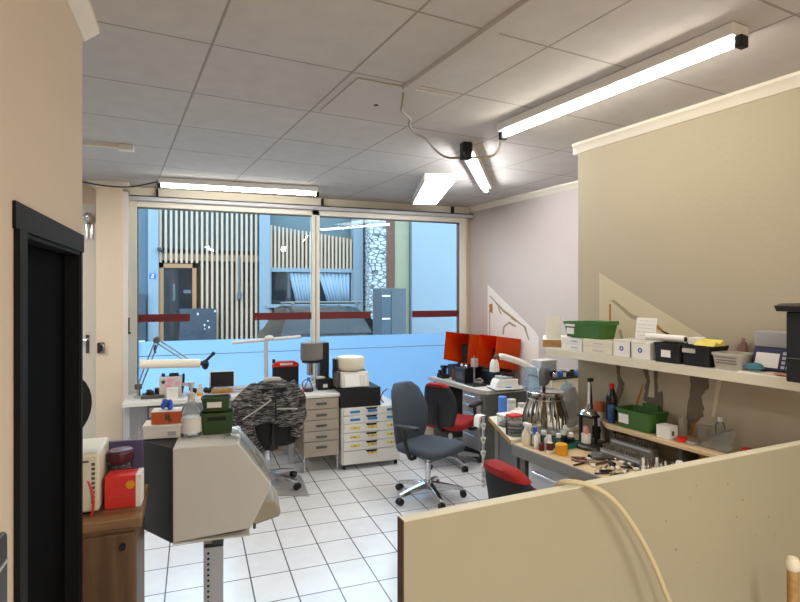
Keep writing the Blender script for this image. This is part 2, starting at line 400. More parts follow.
MB().box(-.60, 5.985, 2.695, 3.21, 6.05, 2.704).build('rail_slot', M_BLACKM, rail)
for x in (-.34, 1.35, 2.96):
    MB().box(x-.01, 6.03, 2.70, x+.01, 6.098, 2.79).build('rail_hook', M_BLACKM, rail)

struct(MB().box(-.59, 6.085, 2.705, 3.21, 6.12, HC).build('trim_8', mat('pelmet_cream', '#E4DDCB', .7, var=.03)))
# entrance door, mostly hidden behind the pillar
d2 = struct(MB().box(-1.9, 6.13, 0, -.9, 6.19, .22).box(-1.03, 6.13, .22, -.9, 6.19, 2.62).box(-1.9, 6.13, .22, -1.77, 6.19, 2.62).box(-1.77, 6.13, 2.5, -1.03, 6.19, 2.62).box(-1.77, 6.13, 2.18, -1.03, 6.19, 2.24).build('door_2', M_FRAME))
MB().box(-1.77, 6.155, .22, -1.03, 6.163, 2.5).build('glass_pane', M_GLASS, d2)
MB().box(-1.77, 6.15, 1.45, -1.03, 6.154, 1.53).build('maroon_tape', M_RED, d2)
MB().cyl((-.97, 6.13, 1.28), (-.97, 6.08, 1.28), .011).cyl((-.97, 6.085, 1.28), (-1.09, 6.085, 1.28), .011).box(-.985, 6.122, 1.15, -.955, 6.131, 1.33).build('lever_handle', M_CHROME, d2)
MB().box(-1.9, 6.12, .0, -.9, 6.131, .24).build('kick_plate', M_BLACKM, d2)
sp = thing('wall_lamp', 'small chrome spot fitting high on the entrance door frame beside the pillar', 'lamp', (-.955, 6.13, 2.36))
MB().sphere((0, -.07, .12), .045).build('lamp_head', M_CHROME, sp)
MB().cyl((0, 0, 0), (0, -.05, .06), .018).box(-.03, -.02, -.09, -.012, 0, .05).box(.012, -.02, -.09, .03, 0, .05).build('lamp_bracket', M_CHROME, sp)
hk = thing('door_stay', 'small grey metal hook fixed on the beige pillar beside the entrance', 'hook', (-.822, 5.9, 1.22))
MB().box(-.03, -.02, -.05, .03, .002, .05).build('back_plate', M_DSTEEL, hk, bevel=.005)
MB().tube([(0, -.02, .03), (.02, -.05, .03), (.03, -.05, -.02), (0, -.045, -.05)], .009).build('hook_arm', M_STEEL, hk)

# ------------------------------------------------------------------ ceiling fittings
hp = thing('ceiling_hatch', 'loose square ceiling panel hanging slightly below its grid, stained at the rim', 'ceiling panel', W(1.345, 2.757, HC), A)
MB().prism(rrect(.58, .56, .01), -.009, -.001).build('panel_board', M_CEILP, hp, bevel=.003)
MB().cyl((-.05, .02, -.012), (-.05, .02, -.008), .012).build('panel_screw', M_BLACKM, hp)
dk = MB().box(-.03, -3.6, -.022, .03, 0, -.001).build('cable_duct', M_CEILP, loc=W(1.33, 2.47, HC), rz=A)
tag(dk, 'flat grey cable duct along the ceiling towards the viewer', 'cable duct')
cd = MB().box(-1.2, 4.36, HC-.025, -.50, 4.385, HC).build('conduit', M_MOULD)
tag(cd, 'thin white conduit on the ceiling at the far left', 'conduit')
jb = MB().box(-.5, 4.335, HC-.04, -.40, 4.41, HC).build('junction_box', M_MOULD, bevel=.005)
tag(jb, 'small white junction box at the end of the ceiling conduit', 'junction box')

def batten(label, p0, p1, m, w=.105):
    a = Vector((p0[0], p0[1], 0)); b = Vector((p1[0], p1[1], 0)); L = (b-a).length; c = (a+b)/2
    t = thing('tube_light', label, 'lamp', (c.x, c.y, HC), math.atan2(b.y-a.y, b.x-a.x), 'fluorescent tube lights on the ceiling')
    MB().box(-L/2, -w/2, -.05, L/2, w/2, -.001).build('housing', M_WHITE, t, bevel=.006)
    MB().cyl((-L/2+.02, 0, -.067), (L/2-.02, 0, -.067), .0165, n=16).build('tube', m, t)
    for x in (-1, 1):
        MB().box(x*L/2-.015, -.024, -.096, x*L/2+.015, .024, -.05).build('lamp_holder', M_BLACKM, t, bevel=.004)
    return t
bl = batten('long white tube light in front of the right-hand cream wall, nearest the viewer', W(2.175, 1.29)[:2], W(2.165, 2.76)[:2], M_TUBE)
batten('tube light set at an angle, hung from the black plug in mid ceiling', (1.825, 3.50), (2.67, 4.72), M_TUBEC)
batten('long tube light running along the top of the shop window', (-.294, 5.52), (1.168, 5.46), M_TUBEM)
pl = thing('panel_light', 'flat white rectangular panel light on the ceiling near the window', 'lamp', (2.21, 5.0, HC), math.atan2(5.628-4.445, 2.257-1.896)-PI/2)
MB().prism(rrect(.27, 1.22, .005), -.08, -.001).build('housing', M_WHITE, pl, bevel=.004)
MB().prism(rrect(.25, 1.20, .003), -.084, -.08).build('diffuser', M_PANELLIGHT, pl)
pg = thing('plug_connector', 'black plug connector at the end of the angled tube light', 'plug', (1.80, 3.46, HC))
MB().box(-.04, -.035, -.12, .03, .03, -.001).build('plug_body', M_BLACKM, pg, bevel=.008)
MB().cyl((-.02, -.03, -.09), (-.02, -.06, -.09), .022).build('plug_socket', M_BLACK, pg)
c1 = MB().tube([(1.02, 2.66, HC-.02), (1.03, 2.70, HC-.06), (1.06, 2.79, HC-.07), (1.17, 2.95, HC-.05), (1.21, 3.06, HC-.05), (1.30, 3.2, HC-.05), (1.42, 3.30, HC-.05), (1.55, 3.45, HC-.07), (1.68, 3.52, HC-.10), (1.79, 3.47, HC-.10)], .008)
tag(c1.build('hanging_cable', M_CABLEG), 'grey cable sagging from the loose ceiling panel to the black plug', 'cable')
c2 = MB().tube([(1.82, 3.46, HC-.10), (1.88, 3.36, HC-.12), (1.90, 3.22, HC-.12), (1.84, 3.06, HC-.06), (1.83, 2.99, HC-.04)], .008)
tag(c2.build('hanging_cable', M_CABLE), 'pale cable linking the black plug to the long right-hand tube light', 'cable')
c3 = MB().tube([(-1.25, 5.75, 2.80), (-1.0, 5.80, 2.775), (-.80, 5.76, 2.742), (-.6, 5.74, 2.735), (-.45, 5.66, 2.75), (-.31, 5.53, 2.765)], .007)
tag(c3.build('hanging_cable', M_CABLEB), 'black cable drooping across the pillar top to the window tube light', 'cable')

# ------------------------------------------------------------------ left foreground
hs = thing('wall_handset', 'black handset on the left wall at the photo edge below the door frame', 'handset', (-.41, 1.455, 1.08))
MB().prism(rrect(.07, .26, .02), 0, .014).build('handset_body', M_BLACK, hs, bevel=.005)
for o in children(hs): o.rotation_euler = (R(90), 0, R(90))
MB().box(.013, -.03, .06, .017, .03, .066).build('strap', M_GREY, hs)

cb = thing('wooden_cabinet', 'brown wooden cabinet in the left foreground carrying the white microwave and red box', 'cabinet', (-.56, 2.565, 0))
MB().box(-.335, .006, .02, .335, .42, .755).build('body', M_CAB, cb, bevel=.004)
MB().box(-.35, 0, .755, .355, .43, .80).build('top', M_CABT, cb, bevel=.006)
dr = MB().box(-.0, -.012, .04, .33, .006, .74).build('door', M_CAB, cb, bevel=.003)
MB().cyl((.285, -.012, .69), (.285, -.03, .69), .012).build('knob', M_BLACKM, dr)
mw = thing('microwave', 'white microwave on the wooden cabinet behind the black door frame', 'microwave', (-.58, 2.75, .801))
MB().box(-.20, -.10, .012, .205, .19, .262).build('body', M_CREAM, mw, bevel=.012)
MB().box(-.19, -.108, .03, .11, -.098, .25).build('door', M_OFFWHITE, mw, bevel=.01)
vn = MB()
for k in range(9): vn.box(.175, -.102, .05+k*.02, .188, -.098, .062+k*.02)
vn.box(.12, -.102, .225, .165, -.098, .233)
vn.build('vent_slots', M_DGREY, mw)
for x in (-.16, .16): MB().box(x-.02, -.08, 0, x+.02, -.05, .013).build('foot', M_BLACK, mw)
fn = thing('table_mirror', 'round black table mirror standing on the white microwave', 'mirror', (-.55, 2.72, 1.064))
MB().lathe([(.001, 0), (.07, 0), (.07, .012), (.02, .02), (.012, .04), (.012, .10)], (0, 0, 0)).build('foot', M_BLACK, fn)
MB().cyl((0, 0, .16), (.012, -.012, .16), .155, n=28).build('mirror_disc', M_BLACK, fn)
for o in children(fn):
    if o.name.startswith('mirror_disc'): o.scale = (1, 1, 1); o.location = (0, 0, .03)
rc = MB().tube([(-.42, 2.655, .95), (-.400, 2.64, .90), (-.395, 2.63, .84), (-.405, 2.63, .803)], .005)
tag(rc.build('power_cord', M_REDP), 'thin red cord hanging down the front of the microwave', 'cord')
rb = thing('gift_box', 'red cardboard box with a gold seal on the wooden cabinet', 'box', (-.29, 2.69, .801), -R(3))
MB().box(-.072, 0, 0, .072, .10, .14).build('carton', M_REDBOX, rb, bevel=.002)
MB().box(.052, -.0015, 0, .0725, .1, .141).build('pale_side_panel', M_PAPER, rb)
MB().cyl((.03, -.003, .10), (.03, 0, .10), .018, n=20).build('gold_seal', M_YEL2, rb)
MB().box(-.06, -.001, .05, .04, 0, .053).build('printed_lines', M_ORANGEBOX, rb)
jr = thing('candy_jar', 'clear jar with a dark purple lid standing behind the red box', 'jar', (-.315, 2.845, .801))
MB().lathe([(.001, 0), (.048, 0), (.052, .01), (.052, .15), (.045, .165), (.043, .168)], (0, 0, 0)).build('jar_body', M_CLEAR, jr)
MB().lathe([(.054, .165), (.056, .17), (.056, .21), (.05, .22), (.001, .223)], (0, 0, 0)).build('lid', M_MAROON, jr, bevel=.002)
MB().lathe([(.001, .003), (.046, .004), (.047, .13), (.001, .14)]).build('contents', M_DARKRED, jr)
pb = MB().box(-.105, -.012, 0, .105, .012, .235).build('picture_folder', M_PURPLE, loc=(-.332, 2.945, .801), rz=-R(6), bevel=.002)
tag(pb, 'purple folder standing upright behind the jar on the wooden cabinet', 'folder')

# ------------------------------------------------------------------ sandblasting cabinet on its post
bz = -R(4.6)
bt = thing('blasting_cabinet', 'white and black workshop blasting cabinet on a perforated post in the left foreground', 'workshop machine', (-.095, 2.92, 0), bz)
prof = [(0, .515), (0, .98), (.31, .98), (.475, .755), (.37, .545)]
MB().prism(prof, 0, .40, 'y').build('housing', M_OFFWHITE, bt, bevel=.006)
MB().prism([(-.001, .004), (-.172, .228), (-.172, .40), (-.001, .40)], .512, .979).build('rear_housing', M_BLACKM, bt, bevel=.003)
MB().prism([(.322, .975), (.478, .765), (.470, .758), (.314, .968)], .03, .37, 'y').build('viewing_window', M_CLEAR, bt)
MB().box(.0, .0, .508, .365, .40, .516).build('bottom_flange', M_OFFWHITE, bt)
MB().prism([(.34, .555), (.40, .535), (.52, .565), (.525, .60), (.49, .65), (.43, .665)], .06, .34, 'y').build('arm_rest', mat('arm_rest_grey', '#A29A86', .5), bt, bevel=.012)
MB().cyl((.39, .07, .545), (.39, .07, .515), .008).build('rest_screw', M_DSTEEL, bt)
po = MB().box(.135, .12, .02, .178, .19, .51).build('post', M_OFFWHITE, bt, bevel=.004)
sl = MB().box(.142, .10, .03, .232, .20, .43).build('post_sleeve', M_GREY, bt, bevel=.004)
MB().box(.14, .098, .43, .234, .202, .44).build('sleeve_cap', M_BLACK, sl)
hl = MB()
for k in range(13): hl.cyl((.160, .1005, .40-k*.028), (.160, .097, .40-k*.028), .0065, n=10)
hl.build('post_holes', M_BLACKM, sl)
MB().box(.08, .0, .0, .36, .21, .025).build('base_plate', M_GREY, bt, bevel=.006)
fl = []
for j in range(7):
    row = []
    for i in range(5):
        t = j/6
        x = .24+.26*t + .012*math.sin(i*1.9+j); z = .987+.02*math.sin(i*2.1+1)*(1-t)-(.0 if t < .25 else (t-.25)*.30/.75)
        row.append((x+ (.012 if t > .25 else 0), .05+.07*i+.01*math.sin(j*2.), z+.012*abs(math.sin(i*1.7+j*2.3))))
    fl.append(row)
mb = MB(); mb.add([p for r in fl for p in r], [(j*5+i, j*5+i+1, (j+1)*5+i+1, (j+1)*5+i) for j in range(6) for i in range(4)])
fo = mb.build('plastic_film', M_CLEAR, loc=(-.095, 2.92, 0.004), rz=bz, sub=2)
tag(fo, 'crumpled clear plastic film over the sloping front of the blasting cabinet', 'plastic film')

bx = thing('carton', 'flat white carton under the orange box on the blasting cabinet', 'box', (-.155, 3.14, .981), bz)
MB().box(-.09, 0, 0, .092, .13, .062).build('box_body', M_PAPER, bx, bevel=.003)
MB().box(-.094, -.003, .055, .096, .133, .072).build('lid', M_PAPER, bx, bevel=.003)
MB().box(.03, -.005, .015, .07, -.001, .035).build('printed_label', M_GREY, bx)
ob = thing('tissue_box', 'orange and white glove box with a blue glove sticking out, on the white carton', 'box', (-.135, 3.15, 1.055), bz)
MB().box(-.072, 0, 0, .075, .10, .065).build('carton_side', M_ORANGEBOX, ob, bevel=.002)
MB().box(-.0725, -.0005, .062, .0755, .1005, .066).build('carton_top', M_PAPER, ob)
MB().box(-.005, -.001, .02, .02, 0, .05).box(.01, -.001, .008, .03, 0, .025).build('printed_mark', M_CAB, ob)
gm = MB()
random.seed(3)
for k in range(7): gm.sphere((random.uniform(-.022, .022), .05+random.uniform(-.018, .018), .075+random.uniform(0, .035)), (random.uniform(.012, .02), random.uniform(.01, .018), random.uniform(.012, .024)), 10, 6)
gm.build('blue_glove', M_BLUE, ob)
bo = thing('pump_bottle', 'clear pump bottle with a white label standing on the blasting cabinet', 'bottle', (-.01, 3.16, .981))
MB().lathe([(.001, 0), (.05, 0), (.054, .008), (.054, .115), (.045, .15), (.022, .175), (.017, .18), (.017, .20)]).build('bottle_body', M_CLEAR, bo)
MB().lathe([(.001, .004), (.050, .005), (.0505, .075), (.001, .076)]).build('liquid', M_CLEAR, bo)
MB().lathe([(.0545, .02), (.0547, .10)], n=24).build('label', M_LABEL, bo)
MB().lathe([(.019, .195), (.019, .225), (.007, .232), (.006, .26), (.018, .262), (.016, .285), (.001, .287)]).box(-.045, -.007, .268, 0, .007, .282).build('pump_head', M_OFFWHITE, bo)
def basket(name, label, m, w, d, h, loc, rz, cat='basket', group=None, taper=.86, handle=True, hole=None):
    t = thing(name, label, cat, loc, rz, group)
    th = .004
    b = MB()
    def ring(k, z, inset=0): return [(x*k-math.copysign(inset, x), y*k-math.copysign(inset, y), z) for x, y in rrect(w, d, .02, 3)]
    b.loft([ring(taper, 0), ring(1, h), ring(1.03, h), ring(1.03, h-.012), ring(1.0, h-.012)], cap=False)
    b.loft([ring(1, h, th), ring(taper, th, th)], cap=False)
    n = len(rrect(w, d, .02, 3))
    b.add(ring(taper, .0), [tuple(range(n))]); b.add(ring(taper, th, th), [tuple(range(n))]); 
    b.loft([ring(1, h, th), ring(1.03, h)], cap=False)
    b.build('basket_body', m, t)
    return t
gb = basket('storage_basket', 'dark green plastic basket with a second basket nested in it, on the blasting cabinet', M_DGREEN, .175, .125, .115, (.125, 3.185, .981), bz)
MB().box(-.05, -.0635, .075, .045, -.058, .095).build('handle_recess', M_BLACKM, gb)
g2 = basket('storage_basket', 'green handled basket nested on top of the dark green one, white label slot in front', M_DGREEN, .15, .10, .075, (.118, 3.188, 1.102), bz)
MB().box(-.045, -.0515, .022, .03, -.047, .052).build('label', M_LABEL, g2)

# ------------------------------------------------------------------ window-side furniture
wd = thing('work_desk', 'long white worktop desk under the left half of the shop window', 'desk', (0, 0, 0))
MB().box(-.605, 5.55, .70, .965, 6.045, .74).build('desk_top', M_WHITE, wd, bevel=.004)
for x in (-.57, .93):
    for y in (5.64, 5.98): MB().box(x-.02, y-.02, 0, x+.02, y+.02, .70).build('leg', M_GREY, wd)
MB().box(-.56, 5.975, .35, .92, 5.99, .70).build('modesty_panel', M_GREY, wd)
cu = MB()
for k in range(6): cu.box(-.60+k*.028, 5.72+.006*(k % 2), .02, -.577+k*.028, 5.735+.006*(k % 2), .698)
tag(cu.build('cable_trunking', M_GREY), 'grey ribbed panel under the left end of the white desk', 'panel')
pu = thing('pc_tower', 'small dark box hanging under the white desk near the pillar', 'box', (-.34, 5.62, .56))
MB().box(-.06, 0, 0, .08, .25, .138).build('case', M_DGREY, pu, bevel=.004)
MB().box(-.045, -.003, .02, .05, 0, .11).build('front_plate', M_BROWNGREY, pu)

la = thing('drafting_lamp', 'jointed drafting lamp with a white tube head at the left desk end', 'lamp', (-.49, 5.80, .741))
MB().box(-.04, -.03, 0, .04, .03, .02).cyl((0, 0, .02), (0, 0, .09), .018).build('clamp', M_CHROME, la, bevel=.003)
MB().box(-.035, -.02, .08, .03, .02, .13).build('lower_joint', M_DGREY, la, bevel=.01)
for dx in (0, .035): MB().cyl((dx-.01, 0, .11), (.145+dx, 0, .535), .007).build('lower_arm', M_STEEL, la)
MB().cyl((.16, -.025, .545), (.16, .025, .545), .032).build('elbow_joint', M_DGREY, la)
for dz in (0, -.04): MB().cyl((.17, 0, .55+dz), (.46, -.05, .345+dz), .007).build('upper_arm', M_STEEL, la)
MB().tube([(.15, -.01, .50), (.14, -.01, .46), (.15, -.01, .42)], .008).build('pull_tab', M_MAROON, la)
MB().cyl((.02, -.06, .325), (.555, -.10, .315), .042, n=20).build('lamp_head', M_TUBEOFF, la)
MB().sphere((.60, -.10, .30), (.035, .035, .05)).cyl((.555, -.10, .315), (.6, -.1, .31), .02).build('swivel', M_BLACK, la)
MB().cyl((.60, -.10, .33), (.67, -.11, .40), .014).sphere((.675, -.11, .405), .02).build('grip', M_BLACK, la)

kb = thing('tool_tray', 'low dark tray of hand tools on the left of the white desk', 'tray', (-.36, 5.74, .741))
MB().box(-.10, -.06, 0, .10, .12, .03).build('tray', M_DGREY, kb, bevel=.004)
random.seed(5)
for k in range(9):
    x = random.uniform(-.09, .07); y = random.uniform(-.04, .09)
    MB().box(x, y, .03, x+random.uniform(.02, .05), y+.03, .035+random.uniform(.01, .05)).build('hand_tool', random.choice([M_BLACK, M_DSTEEL, M_DGREY2]), kb, bevel=.003)
mc = thing('control_unit', 'small grey control unit with pink stickers and black knobs on the white desk', 'device', (-.19, 5.76, .741))
MB().box(-.115, -.05, 0, .085, .06, .195).build('case', M_OFFWHITE, mc, bevel=.006)
for (x0, z0, x1, z1) in ((-.04, .135, .01, .175), (.03, .115, .07, .145), (-.06, .09, -.01, .125)):
    MB().box(x0, -.053, z0, x1, -.05, z1).build('pink_sticker', M_PINK, mc)
MB().cyl((-.078, -.05, .15), (-.078, -.056, .15), .018).build('gauge', M_DGREY, mc)
for (x, r) in ((-.08, .016), (.0, .03), (.04, .02)):
    MB().lathe([(r, .195), (r, .21), (r*.7, .225), (.001, .226)], (x, 0, 0)).build('knob', M_BLACK, mc)
MB().tube([(.085, .03, .02), (.10, .03, .14), (.10, .02, .21)], .012).build('hose', M_BLACK, mc)
wj = thing('dispenser', 'white square dispenser at the desk edge behind the pump bottle', 'dispenser', (-.185, 5.635, .741))
MB().box(-.05, -.03, 0, .05, .05, .085).build('body', M_PAPER, wj, bevel=.004)
MB().box(-.052, -.033, .085, .052, .053, .10).build('lid', M_WHITE, wj, bevel=.004)
bt2 = thing('pill_bottle', 'small white bottle with amber base on the white desk', 'bottle', (.06, 5.70, .741))
MB().lathe([(.001, 0), (.028, 0), (.028, .03)]).build('amber_base', M_YEL2, bt2)
MB().lathe([(.028, .03), (.028, .08), (.02, .09), (.02, .11), (.001, .112)]).build('bottle_body', M_OFFWHITE, bt2)
gv = MB()
for (x, y, z, r) in ((-.01, .02, .03, .03), (-.04, 0, .055, .022), (.10, .02, .03, .03), (.13, 0, .02, .022), (.15, .04, .035, .025)): gv.sphere((x, y, z), (r, r*.8, r), 10, 6)
tag(gv.build('work_glove', M_BLACK, loc=(.02, 5.80, .741)), 'black crumpled work glove on the white desk behind the pill bottle', 'glove')
mo = thing('tablet_screen', 'small dark tablet screen tilted back on the white desk', 'screen', (.275, 5.87, .741), -R(3))
MB().prism([(0, .04), (.035, .20), (.045, .20), (.01, .04)], -.125, .125, 'x').build('bezel', M_WHITE, mo, bevel=.004)
for o in children(mo): o.rotation_euler = (0, 0, 0)
MB().prism([(-.003, .048), (.03, .193), (.034, .193), (.001, .048)], -.112, .112, 'x').build('screen', M_BLACKM, mo)
MB().box(-.06, -.02, 0, .06, .10, .045).build('stand', M_GREY, mo)
rp = thing('rolling_pin', 'short brown wooden roller lying in front of the tablet screen', 'roller', (.27, 5.76, .741))
MB().cyl((-.10, 0, .026), (.10, 0, .026), .025).build('roller_body', M_WOODE, rp)
rd = MB().box(-.04, -.02, 0, .05, .02, .012).build('sticky_pad', M_SKIN, loc=(.285, 5.65, .741), rz=R(8)); tag(rd, 'small pinkish pad on the desk in front of the roller', 'pad')
gg = thing('desk_phone', 'flat grey desktop gadget to the right of the tablet screen', 'device', (.46, 5.80, .741))
MB().prism([(-.06, 0), (-.06, .02), (.07, .05), (.07, 0)], -.08, .08, 'x').build('body', M_GREY, gg, bevel=.004)
MB().box(-.05, -.04, .03, .05, .03, .045).build('keypad', M_OFFWHITE, gg)
tl = thing('desk_lamp', 'white T-shaped desk lamp standing behind the jacket chair', 'lamp', (.71, 5.86, .741))
MB().cyl((0, 0, 0), (0, 0, .53), .02).build('post', M_OFFWHITE, tl)
MB().lathe([(.001, 0), (.06, 0), (.06, .015), (.02, .02)]).build('foot', M_OFFWHITE, tl)
MB().cyl((-.34, 0, .49), (.36, 0, .535), .017).build('light_bar', M_WHITE, tl)
MB().sphere((.03, -.01, .53), (.05, .03, .028)).build('head_joint', M_WHITE, tl)
ms = thing('case_monitor', 'black screen with a red carrying rim behind the jacket chair', 'screen', (.905, 5.82, .741))
MB().box(-.13, -.02, 0, .135, .05, .235).build('screen', M_BLACKM, ms, bevel=.006)
MB().prism([(-.14, .225), (-.125, .265), (-.08, .285), (.085, .285), (.13, .265), (.145, .225)], -.025, .055, 'y').build('red_rim', M_REDP, ms, bevel=.008)
MB().box(-.06, -.028, .245, .07, -.024, .268).build('grip_opening', M_WHITE, ms)
MB().cyl((-.12, 0, .27), (-.12, 0, .31), .016).build('latch', M_BLACK, ms)

# greige drawer unit on legs
bu = thing('drawer_unit', 'greige five-drawer unit with white top on thin metal legs, beside the jacket chair', 'drawer unit', (1.168, 5.27, 0))
MB().box(-.178, .02, .15, .178, .62, .725).build('carcass', M_BROWNGREY, bu, bevel=.003)
MB().box(-.195, -.01, .725, .195, .64, .757).build('top', M_WHITE, bu, bevel=.004)
zz = [.722, .612, .508, .40, .30, .152]
for k in range(5):
    d = MB().box(-.172, 0, zz[k+1]+.003, .172, .022, zz[k]-.003).build('drawer', M_BROWNGREY, bu, bevel=.003)
    zm = zz[k]-.055
    MB().box(-.055, -.012, zm-.012, .05, 0, zm+.010).build('handle', M_DGREY, d, bevel=.004)
for x in (-.165, .165):
    for y in (.03, .6): MB().cyl((x, y, 0), (x, y, .15), .011).build('leg', M_CHROME, bu)
pbg = MB()
rows = 9
for j in range(rows):
    t = j/(rows-1)
    for i in range(6):
        a = i/5
        pbg.v.append((-.10*(math.sin(PI*t)*.9+.1)*math.sin(PI*a*.5+.2)-.012 - .012*math.sin(j*1.3+i*2), .02+.26*a, .73-.50*t))
for j in range(rows-1):
    for i in range(5): pbg.f.append((j*6+i, j*6+i+1, (j+1)*6+i+1, (j+1)*6+i))
tag(pbg.build('waste_bag', M_BAGG, loc=(.965, 5.27, 0), sub=2), 'greyish plastic bag hanging off the left side of the greige drawer unit', 'bag')
mi = thing('press_machine', 'grey cylinder headed black bench machine on the greige drawer unit', 'machine', (1.20, 5.58, .758))
MB().box(.02, .0, 0, .115, .14, .47).build('column', M_BLACK, mi, bevel=.006)
MB().cyl((-.06, .03, .30), (-.06, .03, .475), .115, n=28).build('head_cylinder', M_DGREY2, mi, bevel=.006)
MB().lathe([(.10, .27), (.105, .30)], (-.06, .03, 0), n=28).build('head_collar', M_BLACK, mi)
MB().lathe([(.03, .14), (.03, .28), (.001, .281)], (-.08, .03, 0)).build('plunger', M_CHROME, mi)
MB().box(-.02, -.10, 0, .13, .04, .11).build('base_box', M_BLACKM, mi, bevel=.006)
MB().box(.03, -.103, .025, .075, -.10, .06).build('label', M_LABEL, mi)
MB().sphere((.02, -.03, .115), (.05, .04, .02)).build('specimen', M_CREAM, mi)
wb_ = thing('water_flask', 'cluster of chrome and glass flask pieces at the foot of the grey press machine', 'flask', (1.075, 5.45, .758))
MB().lathe([(.001, 0), (.04, 0), (.045, .03), (.03, .08), (.014, .10), (.014, .13)]).build('flask_body', M_CLEAR, wb_)
MB().tube([(-.05, 0, .02), (-.06, 0, .09), (-.02, 0, .12), (.03, 0, .10), (.05, 0, .13)], .007).build('flask_tube', M_CHROME, wb_)
MB().box(-.05, -.02, 0, .045, .05, .03).build('flask_base', M_BLACK, wb_)
MB().lathe([(.016, .125), (.016, .14), (.001, .141)]).build('stopper', M_BLUE, wb_)
rl = MB().box(-.018, -.02, 0, .018, .02, .04).build('lighter', M_REDP, loc=(.995, 5.36, .758), bevel=.006); tag(rl, 'small red-orange cap on the left corner of the greige drawer unit', 'cap')

# white drawer unit on castors
wu = thing('drawer_unit', 'white six-drawer unit on castors with blue and yellow labels, right of the greige unit', 'drawer unit', (1.66, 5.22, 0))
MB().box(-.30, .02, .05, .30, .62, .612).build('carcass', M_WHITE, wu, bevel=.003)
zz = [.612, .535, .455, .365, .28, .19, .055]
for k in range(6):
    d = MB().box(-.285, 0, zz[k+1]+.003, .298, .022, zz[k]-.003).build('drawer', M_WHITE, wu, bevel=.002)
    zt = zz[k]-.006
    MB().prism([(-.065, zt), (-.045, zt-.02), (.045, zt-.02), (.065, zt)], -.003, .001, 'y').build('handle_slot', M_BLACKM, d)
    ml = M_BLUE2 if k < 2 else M_YELLOW
    for x in ((-.17, .01, .21) if k < 5 else (.01,)):
        zc = zt-.036 if k < 5 else zt-.03
        MB().box(x-.05, -.003, zc-.012, x+.05, 0, zc+.012).build('label', ml, d)
        if k > 1: MB().box(x-.005, -.0036, zc-.009, x+.005, -.003, zc+.009).build('letter', M_DGREY, d)
for x in (-.27, .27):
    for y in (.05, .58): MB().cyl((x-.012, y, .025), (x+.012, y, .025), .025).box(x-.02, y-.02, .045, x+.02, y+.02, .052).build('castor', M_BLACK, wu)
bk = thing('display_box', 'black glossy box on the left half of the white drawer unit', 'box', (1.545, 5.235, .613))
MB().box(-.195, 0, 0, .215, .36, .185).build('box_body', M_BLACKM, bk, bevel=.003)
st = thing('steam_unit', 'white round-lidded bench unit with a tilted front panel on the black box', 'device', (1.485, 5.30, .799))
MB().box(-.155, .02, .0, .15, .22, .165).build('back_case', M_DGREY, st, bevel=.008)
MB().prism([(-.06, .01), (-.02, .145), (.03, .16), (.05, .01)], -.12, .16, 'x').build('front_panel', M_OFFWHITE, st, bevel=.004)
MB().prism([(-.066, .02), (-.028, .135), (-.024, .135), (-.062, .02)], -.09, .13, 'x').build('panel_face', M_WHITE, st)
MB().prism([(-.068, .03), (-.035, .125), (-.031, .125), (-.064, .03)], .06, .12, 'x').build('keypad', M_OFFWHITE, st)
MB().lathe([(.001, .165), (.13, .165), (.142, .18), (.145, .20), (.145, .275), (.135, .295), (.08, .303), (.001, .305)], (.01, .12, 0), n=32).build('round_lid', M_CREAM, st)
MB().box(-.165, .06, .15, -.14, .16, .28).build('hinge', M_BLACK, st, bevel=.004)
hk2 = MB().tube([(1.83, 5.35, .614), (1.80, 5.35, .66), (1.83, 5.36, .72), (1.88, 5.36, .75)], .006)
tag(hk2.build('wire_hook', M_DSTEEL), 'bent grey wire standing on the white drawer unit beside the chair', 'wire')

